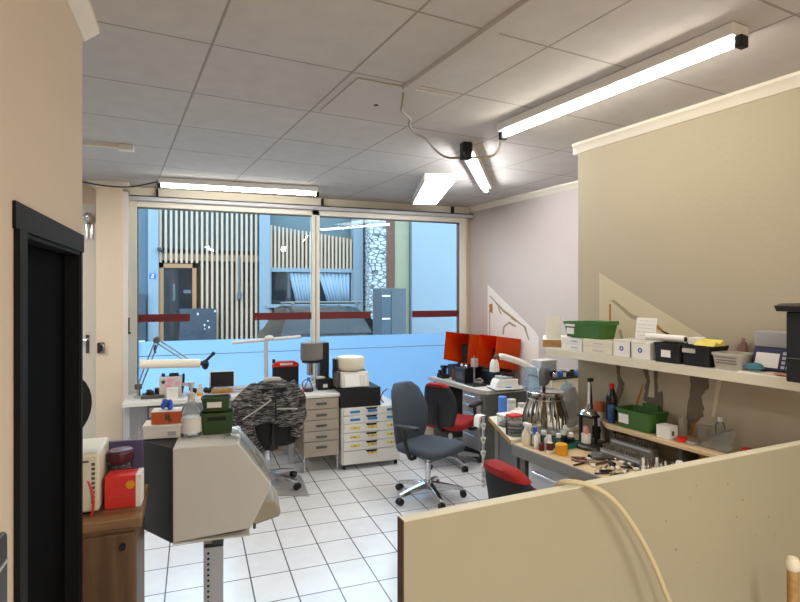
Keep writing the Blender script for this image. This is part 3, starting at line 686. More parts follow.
# ------------------------------------------------------------------ swivel chairs (local +x is forward)
def sring(w, d, r, z, cx=0, cy=0, n=5): return [(x, y, z) for x, y in rrect(d, w, r, n, cx, cy)]
def swivel_chair(label, loc, rz, back_m, seat_m, rim_m=None, arms=(1, -1), zs=.46, zb=1.0, phase=0., leg_m=None, name='office_chair', bw=1.):
    t = thing(name, label, 'chair', loc, rz)
    leg_m = leg_m or M_CHROME
    for k in range(5):
        a = R(phase+72*k); dx, dy = math.cos(a), math.sin(a)
        MB().loft([[(dx*q-dy*w, dy*q+dx*w, z) for (w, z) in ((-h, b), (h, b), (h*.8, tp), (-h*.8, tp))] for q, h, b, tp in ((.03, .03, .085, .135), (.16, .024, .075, .115), (.30, .018, .06, .085))]).build('base_leg', leg_m, t, bevel=.004)
        c = MB()
        for q in (-.016, .016): c.cyl((dx*.30-dy*(q-.008), dy*.30+dx*(q-.008), .028), (dx*.30-dy*(q+.008), dy*.30+dx*(q+.008), .028), .028)
        c.cyl((dx*.29, dy*.29, .03), (dx*.29, dy*.29, .066), .010)
        c.build('castor', M_BLACK, t)
    MB().cyl((0, 0, .06), (0, 0, .15), .032).cyl((0, 0, .15), (0, 0, .30), .024).cyl((0, 0, .26), (0, 0, zs-.09), .016).build('gas_column', leg_m, t)
    MB().box(-.13, -.07, zs-.11, .10, .07, zs-.065).build('mechanism', M_BLACK, t, bevel=.01)
    z0 = zs-.075
    MB().loft([sring(.36, .36, .06, z0, .03), sring(.46, .45, .09, z0+.025, .03), sring(.485, .475, .10, z0+.055, .03), sring(.47, .46, .10, z0+.078, .025), sring(.40, .39, .10, z0+.088, .02), sring(.2, .2, .08, z0+.084, .01)]).build('seat', seat_m, t, angle=60)
    # backrest: lofted, curved shell, narrower at top
    b = MB(); rings = []; H0 = zs-.02; n = 11
    for k in range(n):
        q = k/(n-1); z = H0+(zb-H0)*q
        hw = .175+.06*math.sin(PI*min(q*1.15, 1)*.9) - .012*q
        hw *= bw
        if q > .86: hw *= math.sqrt(max(.05, 1-((q-.86)/.16)**2*.8))
        th = .040 if q < .9 else .03
        x0 = -.225-.07*q+.03*math.sin(PI*q)
        ring = []
        for i in range(20):
            a = 2*PI*i/20; cy = math.copysign(abs(math.cos(a))**.6, math.cos(a))*hw; cx = math.copysign(abs(math.sin(a))**.7, math.sin(a))*th
            ring.append((x0+cx+.9*cy*cy*.9, cy, z))
        rings.append(ring)
    bo = b.loft(rings).build('backrest', back_m, t, angle=70)
    if rim_m:
        rg = []
        for k in range(6):
            q = .93+.09*k/5; z = H0+(zb-H0)*min(q*1.012, 1.03)
            hw = .17+.055*math.sin(PI*min(q*1.15, 1)*.9)-.02*q
            hw *= bw*math.sqrt(max(.05, 1-((q-.86)/.16)**2*.8)); hw *= 1.03
            x0 = -.225-.07*q+.03*math.sin(PI*min(q, 1)); th = .047 if k < 5 else .02
            rg.append([(x0+math.copysign(abs(math.sin(2*PI*i/20))**.7, math.sin(2*PI*i/20))*th+.81*(math.copysign(abs(math.cos(2*PI*i/20))**.6, math.cos(2*PI*i/20))*hw)**2, math.copysign(abs(math.cos(2*PI*i/20))**.6, math.cos(2*PI*i/20))*hw, z) for i in range(20)])
        MB().loft(rg).build('red_top_cover', rim_m, t, angle=70)
        # front cushion in the seat colour
        fr_ = []
        for k in range(7):
            q = .10+.78*k/6; z = H0+(zb-H0)*q
            hw = (.17+.055*math.sin(PI*min(q*1.15, 1)*.9)-.02*q)*.93*bw; x0 = -.225-.07*q+.03*math.sin(PI*q)+.035
            fr_.append([(x0+math.sin(2*PI*i/20)*.024+.81*(math.cos(2*PI*i/20)*hw)**2, math.cos(2*PI*i/20)*hw, z) for i in range(20)])
        MB().loft(fr_).build('back_cushion', rim_m, t, angle=70)
    MB().tube([(-.08, 0, zs-.085), (-.22, 0, zs-.07), (-.285, 0, zs+.03), (-.285, 0, zs+.20)], .022).build('back_support', M_BLACK, t)
    for s in arms:
        MB().tube([(.02, s*.20, zs-.075), (.02, s*.27, zs-.06), (-.01, s*.285, zs+.04), (-.03, s*.285, zs+.17)], .017).build('arm_support', M_BLACK, t)
        MB().prism(rrect(.24, .065, .03), zs+.17, zs+.20).build('arm_pad', M_BLACK, t, bevel=.008, )
        p = t.children[-1] if t.children else None
        pads = [c for c in children(t) if c.name.startswith('arm_pad')]
        pads[-1].location = (0, s*.285, 0)
    return t
swivel_chair('slate grey swivel chair on chrome base standing free on the tiled floor', (1.876, 4.311, 0), -R(61), M_CHAIR, M_CHAIR, None, (-1,), .46, .945, -164+61)
swivel_chair('charcoal swivel chair with red top rim and red seat at the far bench', (2.46, 5.08, 0), R(36), M_CHAIRD, M_CHAIRR, M_CHAIRR, (1, -1), .45, .85, 20, bw=.8)
swivel_chair('red-rimmed dark chair whose top shows just behind the cream partition', (1.60, 2.19, 0), R(4), M_CHAIRD, M_CHAIRR, M_CHAIRR, (), .47, .955, 10)
jc = swivel_chair('black swivel chair covered by a striped jacket in front of the white desk', (.63, 5.06, .004), R(92), M_BLACKM, M_BLACKM, None, (1, -1), .46, .93, -40-92)

mt_ = MB().prism([(.93, 4.68), (.74, 4.76), (.15, 4.95), (.15, 5.45), (.87, 5.45), (.96, 5.2)], 0.0005, .004).build('chair_mat', mat('floor_mat_grey', '#A8A4A2', .25, var=.04))
tag(mt_, 'grey floor mat under the chair with the striped jacket', 'mat')
# jacket hung over that chair
m = mat('striped_fleece', '#2F2E2F', .95, spec=.1); nt = m.node_tree; b = nt.nodes['Principled BSDF']
tc = nt.nodes.new('ShaderNodeTexCoord'); mp = nt.nodes.new('ShaderNodeMapping'); mp.inputs['Scale'].default_value = (2.6, 2.6, 17)
wv = nt.nodes.new('ShaderNodeTexNoise'); wv.inputs['Scale'].default_value = 5; wv.inputs['Detail'].default_value = 3; wv.inputs['Distortion'].default_value = 1.2
cr = nt.nodes.new('ShaderNodeValToRGB')
cr.color_ramp.elements[0].position = .46; cr.color_ramp.elements[0].color = lin('#2E2D2E')
cr.color_ramp.elements[1].position = .68; cr.color_ramp.elements[1].color = lin('#96918C')
nt.links.new(tc.outputs['Object'], mp.inputs['Vector']); nt.links.new(mp.outputs['Vector'], wv.inputs['Vector'])
nt.links.new(wv.outputs['Fac'], cr.inputs['Fac']); nt.links.new(cr.outputs['Color'], b.inputs['Base Color'])
M_FLEECE = m
M_PIPE = mat('jacket_piping', '#B8B2AA', .8)
jk = thing('jacket', 'dark jacket with wavy grey stripes hung over the chair back by the window desk', 'jacket', (.63, 4.86, 0))
g = MB(); NX, NT = 19, 22
for i in range(NX):
    x = -1+2*i/(NX-1)
    for j in range(NT):
        t = j/(NT-1)                       # 0 = front hem (window side), 1 = hem on our side
        ang = (t-.35)
        top = .995-.07*abs(x)**2.2-.035*max(0, -x)
        if t < .3: y = .075+.03*(1-t/.3); z = top-.03-.22*(1-t/.3)
        elif t < .45:
            a = PI*(t-.3)/.15; y = .075*math.cos(a); z = top-.03+.03*math.sin(a)
        else:
            q = (t-.45)/.55; y = -.075-.085*math.sin(q*PI*.7); z = top-.03-(.33+.03*math.sin(x*5))*q
        wid = .215+(.055*((t-.45)/.55) if t > .45 else 0)
        n1 = noise.noise(Vector((x*3, t*4, 1.3)))
        g.v.append((x*wid+.02*n1 - (.02 if x < 0 else 0)*max(0, t-.4), y-.018*math.sin(x*9+t*3)*(.4+t)+.02*n1, z+.012*n1))
for i in range(NX-1):
    for j in range(NT-1): g.f.append((i*NT+j, (i+1)*NT+j, (i+1)*NT+j+1, i*NT+j+1))
g.build('body', M_FLEECE, jk, sub=1, solid=.012, angle=80)
def sleeve(pts, r0, r1):
    s_ = MB().tube(pts, lambda q: (r0+(r1-r0)*q)*(1+.10*math.sin(q*26)), 14, 8)
    return s_.build('sleeve', M_FLEECE, jk, angle=80)
s1 = sleeve([(-.10, -.03, .90), (-.22, -.05, .84), (-.27, -.07, .70), (-.20, -.10, .55), (-.14, -.12, .40), (-.12, -.12, .22)], .085, .055)
s2 = sleeve([(.14, -.02, .93), (.215, -.03, .84), (.235, -.04, .70), (.22, -.03, .58), (.21, -.02, .50)], .075, .055)
MB().tube([(-.25, -.165, .70), (-.12, -.175, .78), (-.02, -.18, .85)], .006).build('piping', M_PIPE, jk)
MB().tube([(.02, -.18, .77), (.12, -.185, .765), (.20, -.165, .755)], .006).build('piping', M_PIPE, jk)
MB().tube([(.01, -.155, .93), (.015, -.185, .84), (.02, -.195, .68)], .007).build('zip_seam', M_BLACKM, jk)
MB().tube([(-.06, -.03, .985), (.0, -.05, 1.0), (.07, -.03, .99)], .022).build('collar', M_PIPE, jk)

# ------------------------------------------------------------------ far bench along the recess wall (wall frame: x = away from room, y = along wall)
def WT(name, label, cat, o, s, z, rz=0, group=None): return thing(name, label, cat, W(o, s, z), A+rz, group)
fb = WT('lab_bench', 'far light-topped bench with grey drawers along the white wall by the window', 'bench', 0, 0, 0)
MB().prism([(3.343, 5.68), (3.343, 4.66), (3.40, 4.58), (3.92, 4.58), (3.92, 5.60)], .70, .74).build('bench_top', M_WHITE, fb, bevel=.006)
MB().prism([(3.338, 5.68), (3.338, 4.66), (3.40, 4.574), (3.92, 4.574), (3.92, 4.58), (3.40, 4.58), (3.343, 4.66), (3.343, 5.68)], .698, .738).build('edge_band', M_GREYTUB, fb)
du = MB().box(3.375, 4.66, .09, 3.86, 4.99, .70).build('drawer_block', M_GREY, fb, bevel=.003)
zz = [.695, .60, .51, .42, .29, .095]
for k in range(5):
    d = MB().box(3.36, 4.665, zz[k+1]+.004, 3.376, 4.985, zz[k]-.003).build('drawer', M_GREY, du, bevel=.003)
    MB().cyl((3.34, 4.72, zz[k]-.045), (3.34, 4.92, zz[k]-.045), .008).cyl((3.362, 4.73, zz[k]-.045), (3.34, 4.73, zz[k]-.045), .006).cyl((3.362, 4.91, zz[k]-.045), (3.34, 4.91, zz[k]-.045), .006).build('handle', M_CHROME, d)
MB().box(3.36, 4.585, 0, 3.90, 4.655, .70).build('side_panel', M_DGREY, fb, bevel=.01)
MB().box(3.36, 5.55, 0, 3.90, 5.59, .70).build('side_panel', M_DGREY, fb)
MB().box(3.86, 5.0, .1, 3.89, 5.55, .70).build('back_panel', M_BLACKM, fb)
MB().box(3.37, 4.66, 0, 3.88, 5.0, .088).build('plinth', M_BLACKM, fb)

def amber(label, o0, o1, s0, s1, z0, z1, tilt, zbase):
    t = WT('resin_printer', label, 'machine', (o0+o1)/2, (s0+s1)/2, .741)
    w = (o1-o0)/2; h = (s1-s0)/2; H = z1-z0
    T = Matrix.Translation((0, 0, z0-.741)) @ Matrix.Rotation(tilt, 4, 'Y')
    b = MB(); th = .005
    b.box(w-th, -h, 0, w, h, H, T).box(-w, -h, H-th, w, h, H, T).box(-w, -h, 0, w, -h+th, H, T).box(-w, h-th, 0, w, h, H, T).box(-w, -h, 0, w, h, th, T)
    b.build('amber_cover', M_AMBER, t)
    MB().prism(rrect(.24, h*2*.9, .05), 0, zbase).build('base', M_BLACK, t, bevel=.015)
    MB().box(.02, -.10, zbase, .15, .10, z0-.741+.20).build('rear_tower', M_BLACKM, t, bevel=.01)
    return t
amber('resin printer with a raised orange see-through cover, next to the window', 3.50, 3.78, 5.10, 5.60, .93, 1.265, R(6), .15)
amber('resin printer with a raised orange see-through cover, further from the window', 3.54, 3.86, 4.67, 4.99, .93, 1.265, R(8), .17)
tool = WT('bench_vice', 'small black clamp device on the window end of the far bench', 'device', 3.43, 5.50, .741)
MB().box(-.04, -.07, 0, .05, .07, .05).box(-.03, -.06, .05, .02, -.01, .15).box(-.03, .02, .05, .0, .06, .09).build('body', M_BLACKM, tool, bevel=.006)
MB().box(-.035, -.07, .12, .03, .0, .15).build('jaw', M_BLACK, tool, bevel=.004)
def bottle(label, o, s, z, r, h, m, capm, name='bottle', caph=.18, cat='bottle', group=None, shoulder=.72, labm=None):
    t = WT(name, label, cat, o, s, z, 0, group)
    MB().lathe([(.001, 0), (r*.95, 0), (r, h*.03), (r, h*shoulder), (r*.8, h*(shoulder+.08)), (r*.42, h*(1-caph)), (r*.40, h*(1-caph*.9))], n=16).build('bottle_body', m, t)
    MB().lathe([(r*.46, h*(1-caph)), (r*.46, h*.985), (r*.38, h), (.001, h)], n=14).build('cap', capm, t)
    if labm: MB().lathe([(r*1.01, h*.15), (r*1.01, h*.55)], n=16).build('label', labm, t)
    return t
bottle('brown glass bottle on the far bench between black devices', 3.46, 5.30, .741, .03, .16, M_BROWNG, M_BLACK)
bt_ = WT('ultrasonic_unit', 'black upright box device with knobs on the far bench', 'device', 3.47, 5.12, .741)
MB().box(-.06, -.10, 0, .06, .10, .17).build('case', M_BLACK, bt_, bevel=.006)
for y in (-.05, .03): MB().lathe([(.022, .17), (.022, .19), (.012, .20), (.012, .215), (.001, .216)], (0, y, 0)).build('knob', M_CHROME, bt_)
MB().box(-.063, -.07, .04, -.06, .07, .12).build('front_plate', M_DGREY, bt_)
ss = WT('drill_stand', 'chrome column stand on a flat plate on the far bench', 'stand', 3.46, 4.885, .741)
MB().box(-.07, -.08, 0, .09, .10, .014).build('base_plate', M_DSTEEL, ss, bevel=.003)
MB().cyl((0, .02, .014), (0, .02, .32), .011).build('column', M_CHROME, ss)
MB().box(-.03, -.01, .20, .03, .05, .29).build('head', M_BROWNGREY, ss, bevel=.005)
MB().tube([(.0, .0, .06), (.03, -.05, .08), (.05, -.06, .05)], .008).sphere((.05, -.06, .05), .013).build('feed_handle', M_STEEL, ss)
wt = WT('sheet_tray', 'white sheet with dark underside overhanging the near end of the far bench', 'tray', 3.60, 4.545, .742, -R(12))
MB().box(-.15, -.10, .012, .16, .14, .024).build('sheet', M_PAPER, wt, bevel=.002)
MB().box(-.145, -.095, 0, .155, .135, .012).build('underside', M_BLACKM, wt)
ws = WT('parts_box', 'white open box of parts under the orange cover, near end of the far bench', 'box', 3.60, 4.55, .768, -R(12))
MB().box(-.10, -.07, 0, .11, .09, .085).build('box_body', M_WHITE, ws, bevel=.006)
MB().prism([(-.14, 0), (-.12, .06), (-.10, .085), (-.10, 0)], -.06, .08, 'y').build('flap', M_PAPER, ws)
MB().box(-.03, -.072, .0, .03, -.069, .012).build('blue_strip', M_SKYBLUE, ws)
gd = WT('scanner_head', 'grey and black device resting on the white parts box', 'device', 3.60, 4.555, .854, -R(12))
MB().box(-.09, -.05, 0, .06, .06, .03).build('case', M_GREY, gd, bevel=.006)
MB().box(.0, -.055, .03, .08, .05, .05).cyl((-.02, 0, .03), (-.02, 0, .07), .02).build('top_part', M_BLACK, gd, bevel=.004)

# cream cupboard in the recess, things on it
ec = WT('recess_cupboard', 'cream low cupboard in the recess behind the tool carousel', 'cupboard', 3.37, 3.62, 0)
MB().box(0, 0, 0, .54, .30, .985).build('body', M_CREAM, ec, bevel=.004)
MB().box(-.01, -.01, .985, .55, .31, 1.0).build('top', M_BLACK, ec, bevel=.003)
MB().box(.01, -.012, .62, .52, 0, .965).build('door', M_CREAM, ec, bevel=.004)
sv = WT('silver_case', 'silver grey metal box on the left of the cream recess cupboard', 'box', 3.50, 3.84, 1.001)
MB().box(-.11, -.06, .03, .075, .06, .13).build('case', M_GREY, sv, bevel=.004)
MB().box(-.112, -.062, .12, .077, .062, .134).build('lid', M_OFFWHITE, sv, bevel=.003)
MB().box(-.08, -.05, 0, .06, .05, .03).build('foot_frame', M_BLACK, sv)
cc = WT('black_camera', 'blue and black gadget beside the silver case in the recess', 'device', 3.42, 3.70, 1.001)
MB().box(-.03, -.03, 0, .03, .06, .05).build('body', M_BLACK, cc, bevel=.006)
MB().sphere((-.02, .02, .06), (.03, .025, .02)).build('blue_cap', M_TEALCLOTH, cc)
for k, (x, h, m_, lb) in enumerate(((.06, .06, M_CHROME, 'chrome'), (.13, .075, M_BLUE, 'dark blue'), (.17, .05, M_PAPER, 'white'), (.22, .06, M_BLACK, 'black'), (.27, .055, M_DSTEEL, 'dark metal'), (.31, .06, M_SKYBLUE, 'light blue'))):
    t = WT('small_jar', lb+' little jar in the row on the front edge of the cream recess cupboard', 'jar', 3.37+x, 3.655, 1.001, 0, 'little jars on the recess cupboard')
    MB().lathe([(.001, 0), (.022, 0), (.022, h*.6), (.015, h*.7), (.015, h*.75)], n=12).build('jar_body', m_, t)
    MB().lathe([(.017, h*.75), (.017, h), (.001, h)], n=12).build('lid', M_OFFWHITE if k % 2 else M_BLACK, t)

# ------------------------------------------------------------------ corner bench (cream top) and wooden workbench
ab = WT('corner_bench', 'cream-topped corner bench with a dark grey end panel at the recess', 'bench', 0, 0, 0)
MB().prism([(2.36, 2.925), (2.645, 3.55), (3.92, 3.55), (3.92, 2.925)], .725, .76).build('bench_top', M_CREAM, ab, bevel=.005)
MB().prism([(2.354, 2.915), (2.641, 3.553), (2.646, 3.55), (2.362, 2.924)], .727, .757).build('edge_band', M_WOODE, ab)
MB().prism([(2.44, 2.96), (2.66, 3.44), (2.68, 3.43), (2.46, 2.95)], .05, .724).build('end_panel', M_DGREY, ab)
MB().box(2.66, 3.45, 0, 2.70, 3.50, .724).build('leg', M_DGREY2, ab, bevel=.006)
MB().box(3.0, 2.96, 0, 3.05, 3.0, .724).build('leg', M_DGREY2, ab)
MB().box(3.82, 3.45, 0, 3.86, 3.50, .724).build('leg', M_DGREY2, ab)
hkx = WT('cable_coil', 'white looped cables and hooks hanging from the corner bench edge', 'cable', 2.63, 3.60, .0)
for k in range(5): MB().tube([(0, 0, .70-k*.11), (-.014, .01, .68-k*.11), (.0, .0, .65-k*.11), (.014, .01, .67-k*.11), (.004, -.01, .695-k*.11)], .009).build('loop', M_WHITE, hkx)
MB().cyl((.01, .02, .18), (.01, .02, .74), .012).build('rod', M_GREY, hkx)
pp = WT('paper_roll', 'white paper sheet hanging over the left corner of the corner bench', 'paper', 2.615, 3.63, .64)
MB().prism([(-.04, .03), (-.035, .10), (-.02, .122), (.03, .122), (.03, .119), (-.015, .118), (-.03, .03)], -.04, .03, 'y').build('sheet', M_PAPER, pp)

bb = WT('workbench', 'wood-topped workbench with a thick grey front edge behind the partition', 'bench', 0, 0, 0)
MB().box(2.365, 1.52, .712, 2.935, 2.91, .74).build('bench_top', M_WOOD, bb, bevel=.003)
MB().box(2.352, 1.52, .665, 2.366, 2.91, .738).build('front_edge', M_DGREY2, bb, bevel=.004)
MB().box(2.366, 1.52, .665, 2.92, 2.91, .711).build('frame', M_DGREY, bb)
MB().box(2.40, 2.83, 0, 2.92, 2.88, .665).build('leg_panel', M_DGREY, bb)
MB().box(2.40, 1.54, 0, 2.92, 1.59, .665).build('leg_panel', M_DGREY, bb)
db = MB().box(2.42, 2.43, .10, 2.90, 2.80, .664).build('drawer_block', M_GREY, bb)
d = MB().box(2.40, 2.435, .44, 2.42, 2.795, .655).build('drawer', M_GREY, db, bevel=.003)
MB().cyl((2.375, 2.50, .60), (2.375, 2.73, .60), .010).cyl((2.40, 2.52, .6), (2.375, 2.52, .6), .007).cyl((2.40, 2.71, .6), (2.375, 2.71, .6), .007).build('handle', M_CHROME, d)
d = MB().box(2.40, 2.435, .12, 2.42, 2.795, .43).build('drawer', M_GREY, db, bevel=.003)
MB().cyl((2.375, 2.50, .38), (2.375, 2.73, .38), .010).cyl((2.40, 2.52, .38), (2.375, 2.52, .38), .007).cyl((2.40, 2.71, .38), (2.375, 2.71, .38), .007).build('handle', M_CHROME, d)
MB().box(2.80, 1.6, .10, 2.82, 2.42, .664).build('back_panel', M_BLACKM, bb)
lg = WT('back_ledge', 'raised light wood ledge along the wall behind the workbench', 'shelf', 0, 0, 0)
MB().prism([(2.735, 1.42), (2.943, 1.42), (2.943, 2.575), (2.82, 2.575), (2.735, 2.45)], .895, .92).build('board', M_WOOD, lg, bevel=.003)
for s in (1.45, 2.0, 2.472): MB().box(2.80, s-.012, .742, 2.943, s+.012, .894).build('bracket', M_DGREY, lg)

# tool carousel
ca = WT('tool_carousel', 'round steel carousel with pliers hanging all around it on the corner bench', 'tool rack', 2.72, 2.99, .761)
MB().lathe([(.001, 0), (.10, 0), (.10, .012), (.02, .02), (.016, .03), (.016, .25)], n=24).build('stand', M_STEEL, ca)
MB().lathe([(.001, .262), (.125, .262), (.132, .266), (.132, .285), (.125, .29), (.001, .288)], n=32).build('top_disc', M_CHROME, ca)
rg = MB(); rg.tube([(.118*math.cos(2*PI*k/24), .118*math.sin(2*PI*k/24), .235) for k in range(25)], .005, smooth=2); rg.build('hanging_ring', M_STEEL, ca)
random.seed(11)
for k in range(24):
    a = 2*PI*(k+random.uniform(-.3, .3))/24; r = .112; c_, s_ = math.cos(a), math.sin(a); L = random.uniform(.15, .20)
    pt = lambda q, w, z: (c_*q-s_*w, s_*q+c_*w, z)
    b = MB()
    for sg in (-1, 1): b.tube([pt(r-.003, sg*.003, .255), pt(r+.012, sg*.008, .20), pt(r+.036, sg*.016, .13), pt(r+.042, sg*.011, .25-L)], .0055, 6, 3)
    b.box(-.006, -.006, 0, .006, .006, .03, Matrix.Translation(pt(r, 0, .225)))
    b.build('pliers', random.choice([M_STEEL, M_DSTEEL, M_DSTEEL, M_BRONZE]), ca)
# things on the carousel top
bgs = MB()
for j in range(8):
    t = j/7
    ring = [(.075*(1-.45*t+.12*math.sin(j*2+k*1.3))*math.cos(2*PI*k/12), .06*(1-.4*t)*math.sin(2*PI*k/12)*(1+.15*math.sin(k*2+j)), .0+.155*t) for k in range(12)]
    bgs.v += ring
for j in range(7):
    for k in range(12): bgs.f.append((j*12+k, j*12+(k+1) % 12, (j+1)*12+(k+1) % 12, (j+1)*12+k))
bgo = bgs.build('plastic_bag', M_BAGB, loc=W(2.66, 3.07, 1.052), rz=A, sub=1)
tag(bgo, 'pale blue see-through bag standing on the tool carousel', 'bag')
mgn = WT('face_shield', 'dark angular visor piece on the tool carousel', 'visor', 2.70, 2.97, 1.052)
MB().prism([(-.03, .03), (-.035, .13), (-.015, .17), (.035, .09), (.005, .05)], -.03, .03, 'y').build('visor', M_DGREY, mgn, bevel=.006)
MB().cyl((-.01, 0, 0), (-.01, 0, .05), .012).build('stem', M_BLACK, mgn)
ml = WT('magnifier_lamp', 'white bent-arm lamp with a square white head reaching over the corner bench', 'lamp', 3.20, 3.45, .761)
MB().lathe([(.001, 0), (.07, 0), (.07, .02), (.02, .03), (.018, .12)]).build('foot', M_WHITE, ml)
MB().tube([(0, 0, .08), (-.02, .02, .22), (-.08, .05, .31), (-.20, .12, .40), (-.33, .20, .45), (-.36, .22, .45)], .026, 10).build('arm', M_WHITE, ml)
MB().tube([(-.35, .22, .45), (-.385, .235, .455), (-.395, .24, .42)], .012).build('hinge', M_DGREY, ml)
MB().loft([[(-.395+x*k, .24+y*k, z) for x, y in rrect(.085, .07, .02, 3)] for k, z in ((.45, .43), (.75, .40), (.88, .335), (.84, .328))]).build('lamp_head', M_WHITE, ml)

def blob(name, label, cat, m_, c, r, seed, amp=.25, parent=None, rz=A):
    b = MB().sphere((0, 0, 0), 1, 20, 14); b.v = [(x*r[0]*(1+amp*noise.noise(Vector((x*1.7+seed, y*1.7, z*1.7)))+amp*.4*noise.noise(Vector((x*5+seed, y*5, z*5)))), y*r[1]*(1+amp*noise.noise(Vector((x*1.9, y*1.9+seed, z*1.9)))), r[2]+max(-r[2], z*r[2]*(1+amp*noise.noise(Vector((x*2, y*2, z*2+seed)))))) for x, y, z in b.v]
    o = b.build(name, m_, loc=c, rz=rz, angle=50)
    return tag(o, label, cat)
# bench-top items on the corner bench
bs = WT('spray_can', 'white can with a bright blue cap at the left corner of the corner bench', 'can', 2.74, 3.50, .761)
MB().lathe([(.001, 0), (.03, 0), (.03, .03)]).build('can_body', M_WHITE, bs)
MB().lathe([(.033, .03), (.033, .155), (.028, .16), (.001, .16)]).build('cap', M_SKYBLUE, bs)
for (o, s, r, h, lb) in ((2.83, 3.50, .035, .13, 'tall white jar beside the blue-capped can'), (2.90, 3.46, .03, .10, 'white jar second from the blue-capped can'), (2.84, 3.37, .026, .05, 'low white pot in front of the tall white jar')):
    t = WT('plastic_jar', lb, 'jar', o, s, .761, 0, 'white jars on the corner bench')
    MB().lathe([(.001, 0), (r, 0), (r, h*.75), (r*.9, h*.8)]).build('jar_body', M_PAPER, t)
    MB().lathe([(r*1.02, h*.78), (r*1.02, h*.97), (r*.95, h), (.001, h)]).build('lid', M_OFFWHITE, t)
wt2 = WT('paper_pile', 'loose pile of white papers and trays in the middle of the corner bench', 'papers', 2.735, 3.27, .761)
for k, (x, y, a, z) in enumerate(((0, 0, 10, 0), (.03, .04, -20, .02), (-.02, .03, 35, .045), (.04, -.01, 5, .065))):
    o_ = MB().prism([(-.10, 0), (.10, .0), (.11, .022), (-.095, .018)], -.07, .07, 'y').build('tray', M_CREAM if k % 2 == 0 else M_PAPER, wt2, bevel=.003)
    o_.location = (x, y, z); o_.rotation_euler = (0, 0, R(a))
for (o, s, m_, cm, lb) in ((3.02, 3.42, M_PAPER, M_BLUE, 'white bottle with a blue label at the back of the corner bench'), (2.97, 3.36, M_PAPER, M_TERRA, 'white bottle with an orange cap at the back of the corner bench')):
    bottle(lb, o, s, .761, .03, .15, m_, cm, labm=M_BLUE if cm is M_BLUE else None)
cg = WT('clear_box', 'clear plastic tub near the front edge of the corner bench', 'tub', 2.575, 3.25, .761)
MB().prism(rrect(.10, .09, .015), 0, .08).build('tub', M_CLEAR, cg); MB().prism(rrect(.08, .07, .01), .004, .03).build('contents', M_GREYTUB, cg); MB().prism(rrect(.11, .10, .015), .08, .088).build('lid', M_PAPER, cg)
pt_ = WT('petri_stack', 'stack of clear round dishes with dark contents on the front corner of the corner bench', 'dish stack', 2.475, 3.02, .761)
for k in range(4):
    o_ = MB().lathe([(.001, 0), (.062, 0), (.065, .003), (.065, .02), (.06, .021), (.001, .0205)], n=28).build('dish', M_CLEAR, pt_); o_.location = (0, 0, k*.0225)
    o_ = MB().lathe([(.001, .003), (.052, .003), (.05, .014), (.001, .014)], n=20).build('contents', M_DGREY2 if k % 2 else M_GREY, pt_); o_.location = (0, 0, k*.0225)
rbx = WT('red_lid_tub', 'clear tub with a red lid behind the dish stack', 'tub', 2.56, 3.13, .761)
MB().prism(rrect(.10, .08, .012), 0, .095).build('tub', M_CLEAR, rbx); MB().prism(rrect(.105, .085, .012), .095, .107).build('lid', M_REDP, rbx); MB().prism(rrect(.08, .06, .01), .003, .05).build('contents', M_PAPER, rbx)

# bottles along the workbench front
sp_ = WT('spray_bottle', 'translucent white spray bottle at the left end of the workbench', 'bottle', 2.42, 2.84, .741)
MB().lathe([(.001, 0), (.028, 0), (.03, .01), (.03, .07), (.016, .10), (.012, .12)]).build('bottle_body', M_CREAM, sp_)
MB().box(-.014, -.045, .12, .014, .02, .145).box(-.006, -.035, .09, .006, -.025, .12).build('trigger_head', M_WHITE, sp_, bevel=.004)
bottle('clear bottle with a deep blue cap beside the spray bottle', 2.46, 2.80, .741, .03, .12, M_CLEAR, M_BLUE, caph=.35, shoulder=.5)
bottle('small white bottle with a slanted nozzle, third from the left on the workbench', 2.43, 2.745, .741, .022, .10, M_PAPER, M_WHITE, caph=.3)
bottle('small dark red dropper bottle with a black cap on the workbench front', 2.42, 2.695, .741, .017, .10, M_DARKRED, M_BLACK, caph=.5, shoulder=.4)
bottle('small white dropper bottle behind the dark red one', 2.465, 2.69, .741, .019, .095, M_PAPER, M_WHITE, caph=.3)
bottle('white dropper bottle with a maroon label, nearest the amber jar', 2.435, 2.635, .741, .022, .11, M_PAPER, M_WHITE, caph=.35, shoulder=.5, labm=M_DARKRED)
aj = WT('amber_jar', 'squat amber yellow jar on the workbench front edge', 'jar', 2.475, 2.575, .741)
MB().lathe([(.001, 0), (.04, 0), (.042, .008), (.036, .045)]).build('jar_body', M_YEL2, aj)
MB().lathe([(.038, .045), (.037, .062), (.03, .066), (.001, .066)]).build('lid', M_YEL2, aj, bevel=.002)
gt = WT('green_tray', 'dark green tray holding small bottles behind the dropper bottles', 'tray', 2.60, 2.765, .741, R(6))
MB().box(-.09, -.14, 0, .10, .10, .006).box(-.09, -.14, .006, -.083, .10, .035).box(.093, -.14, .006, .10, .10, .035).box(-.083, -.14, .006, .093, -.133, .035).box(-.083, .093, .006, .093, .10, .035).build('tray_body', M_TEAL, gt, bevel=.002)
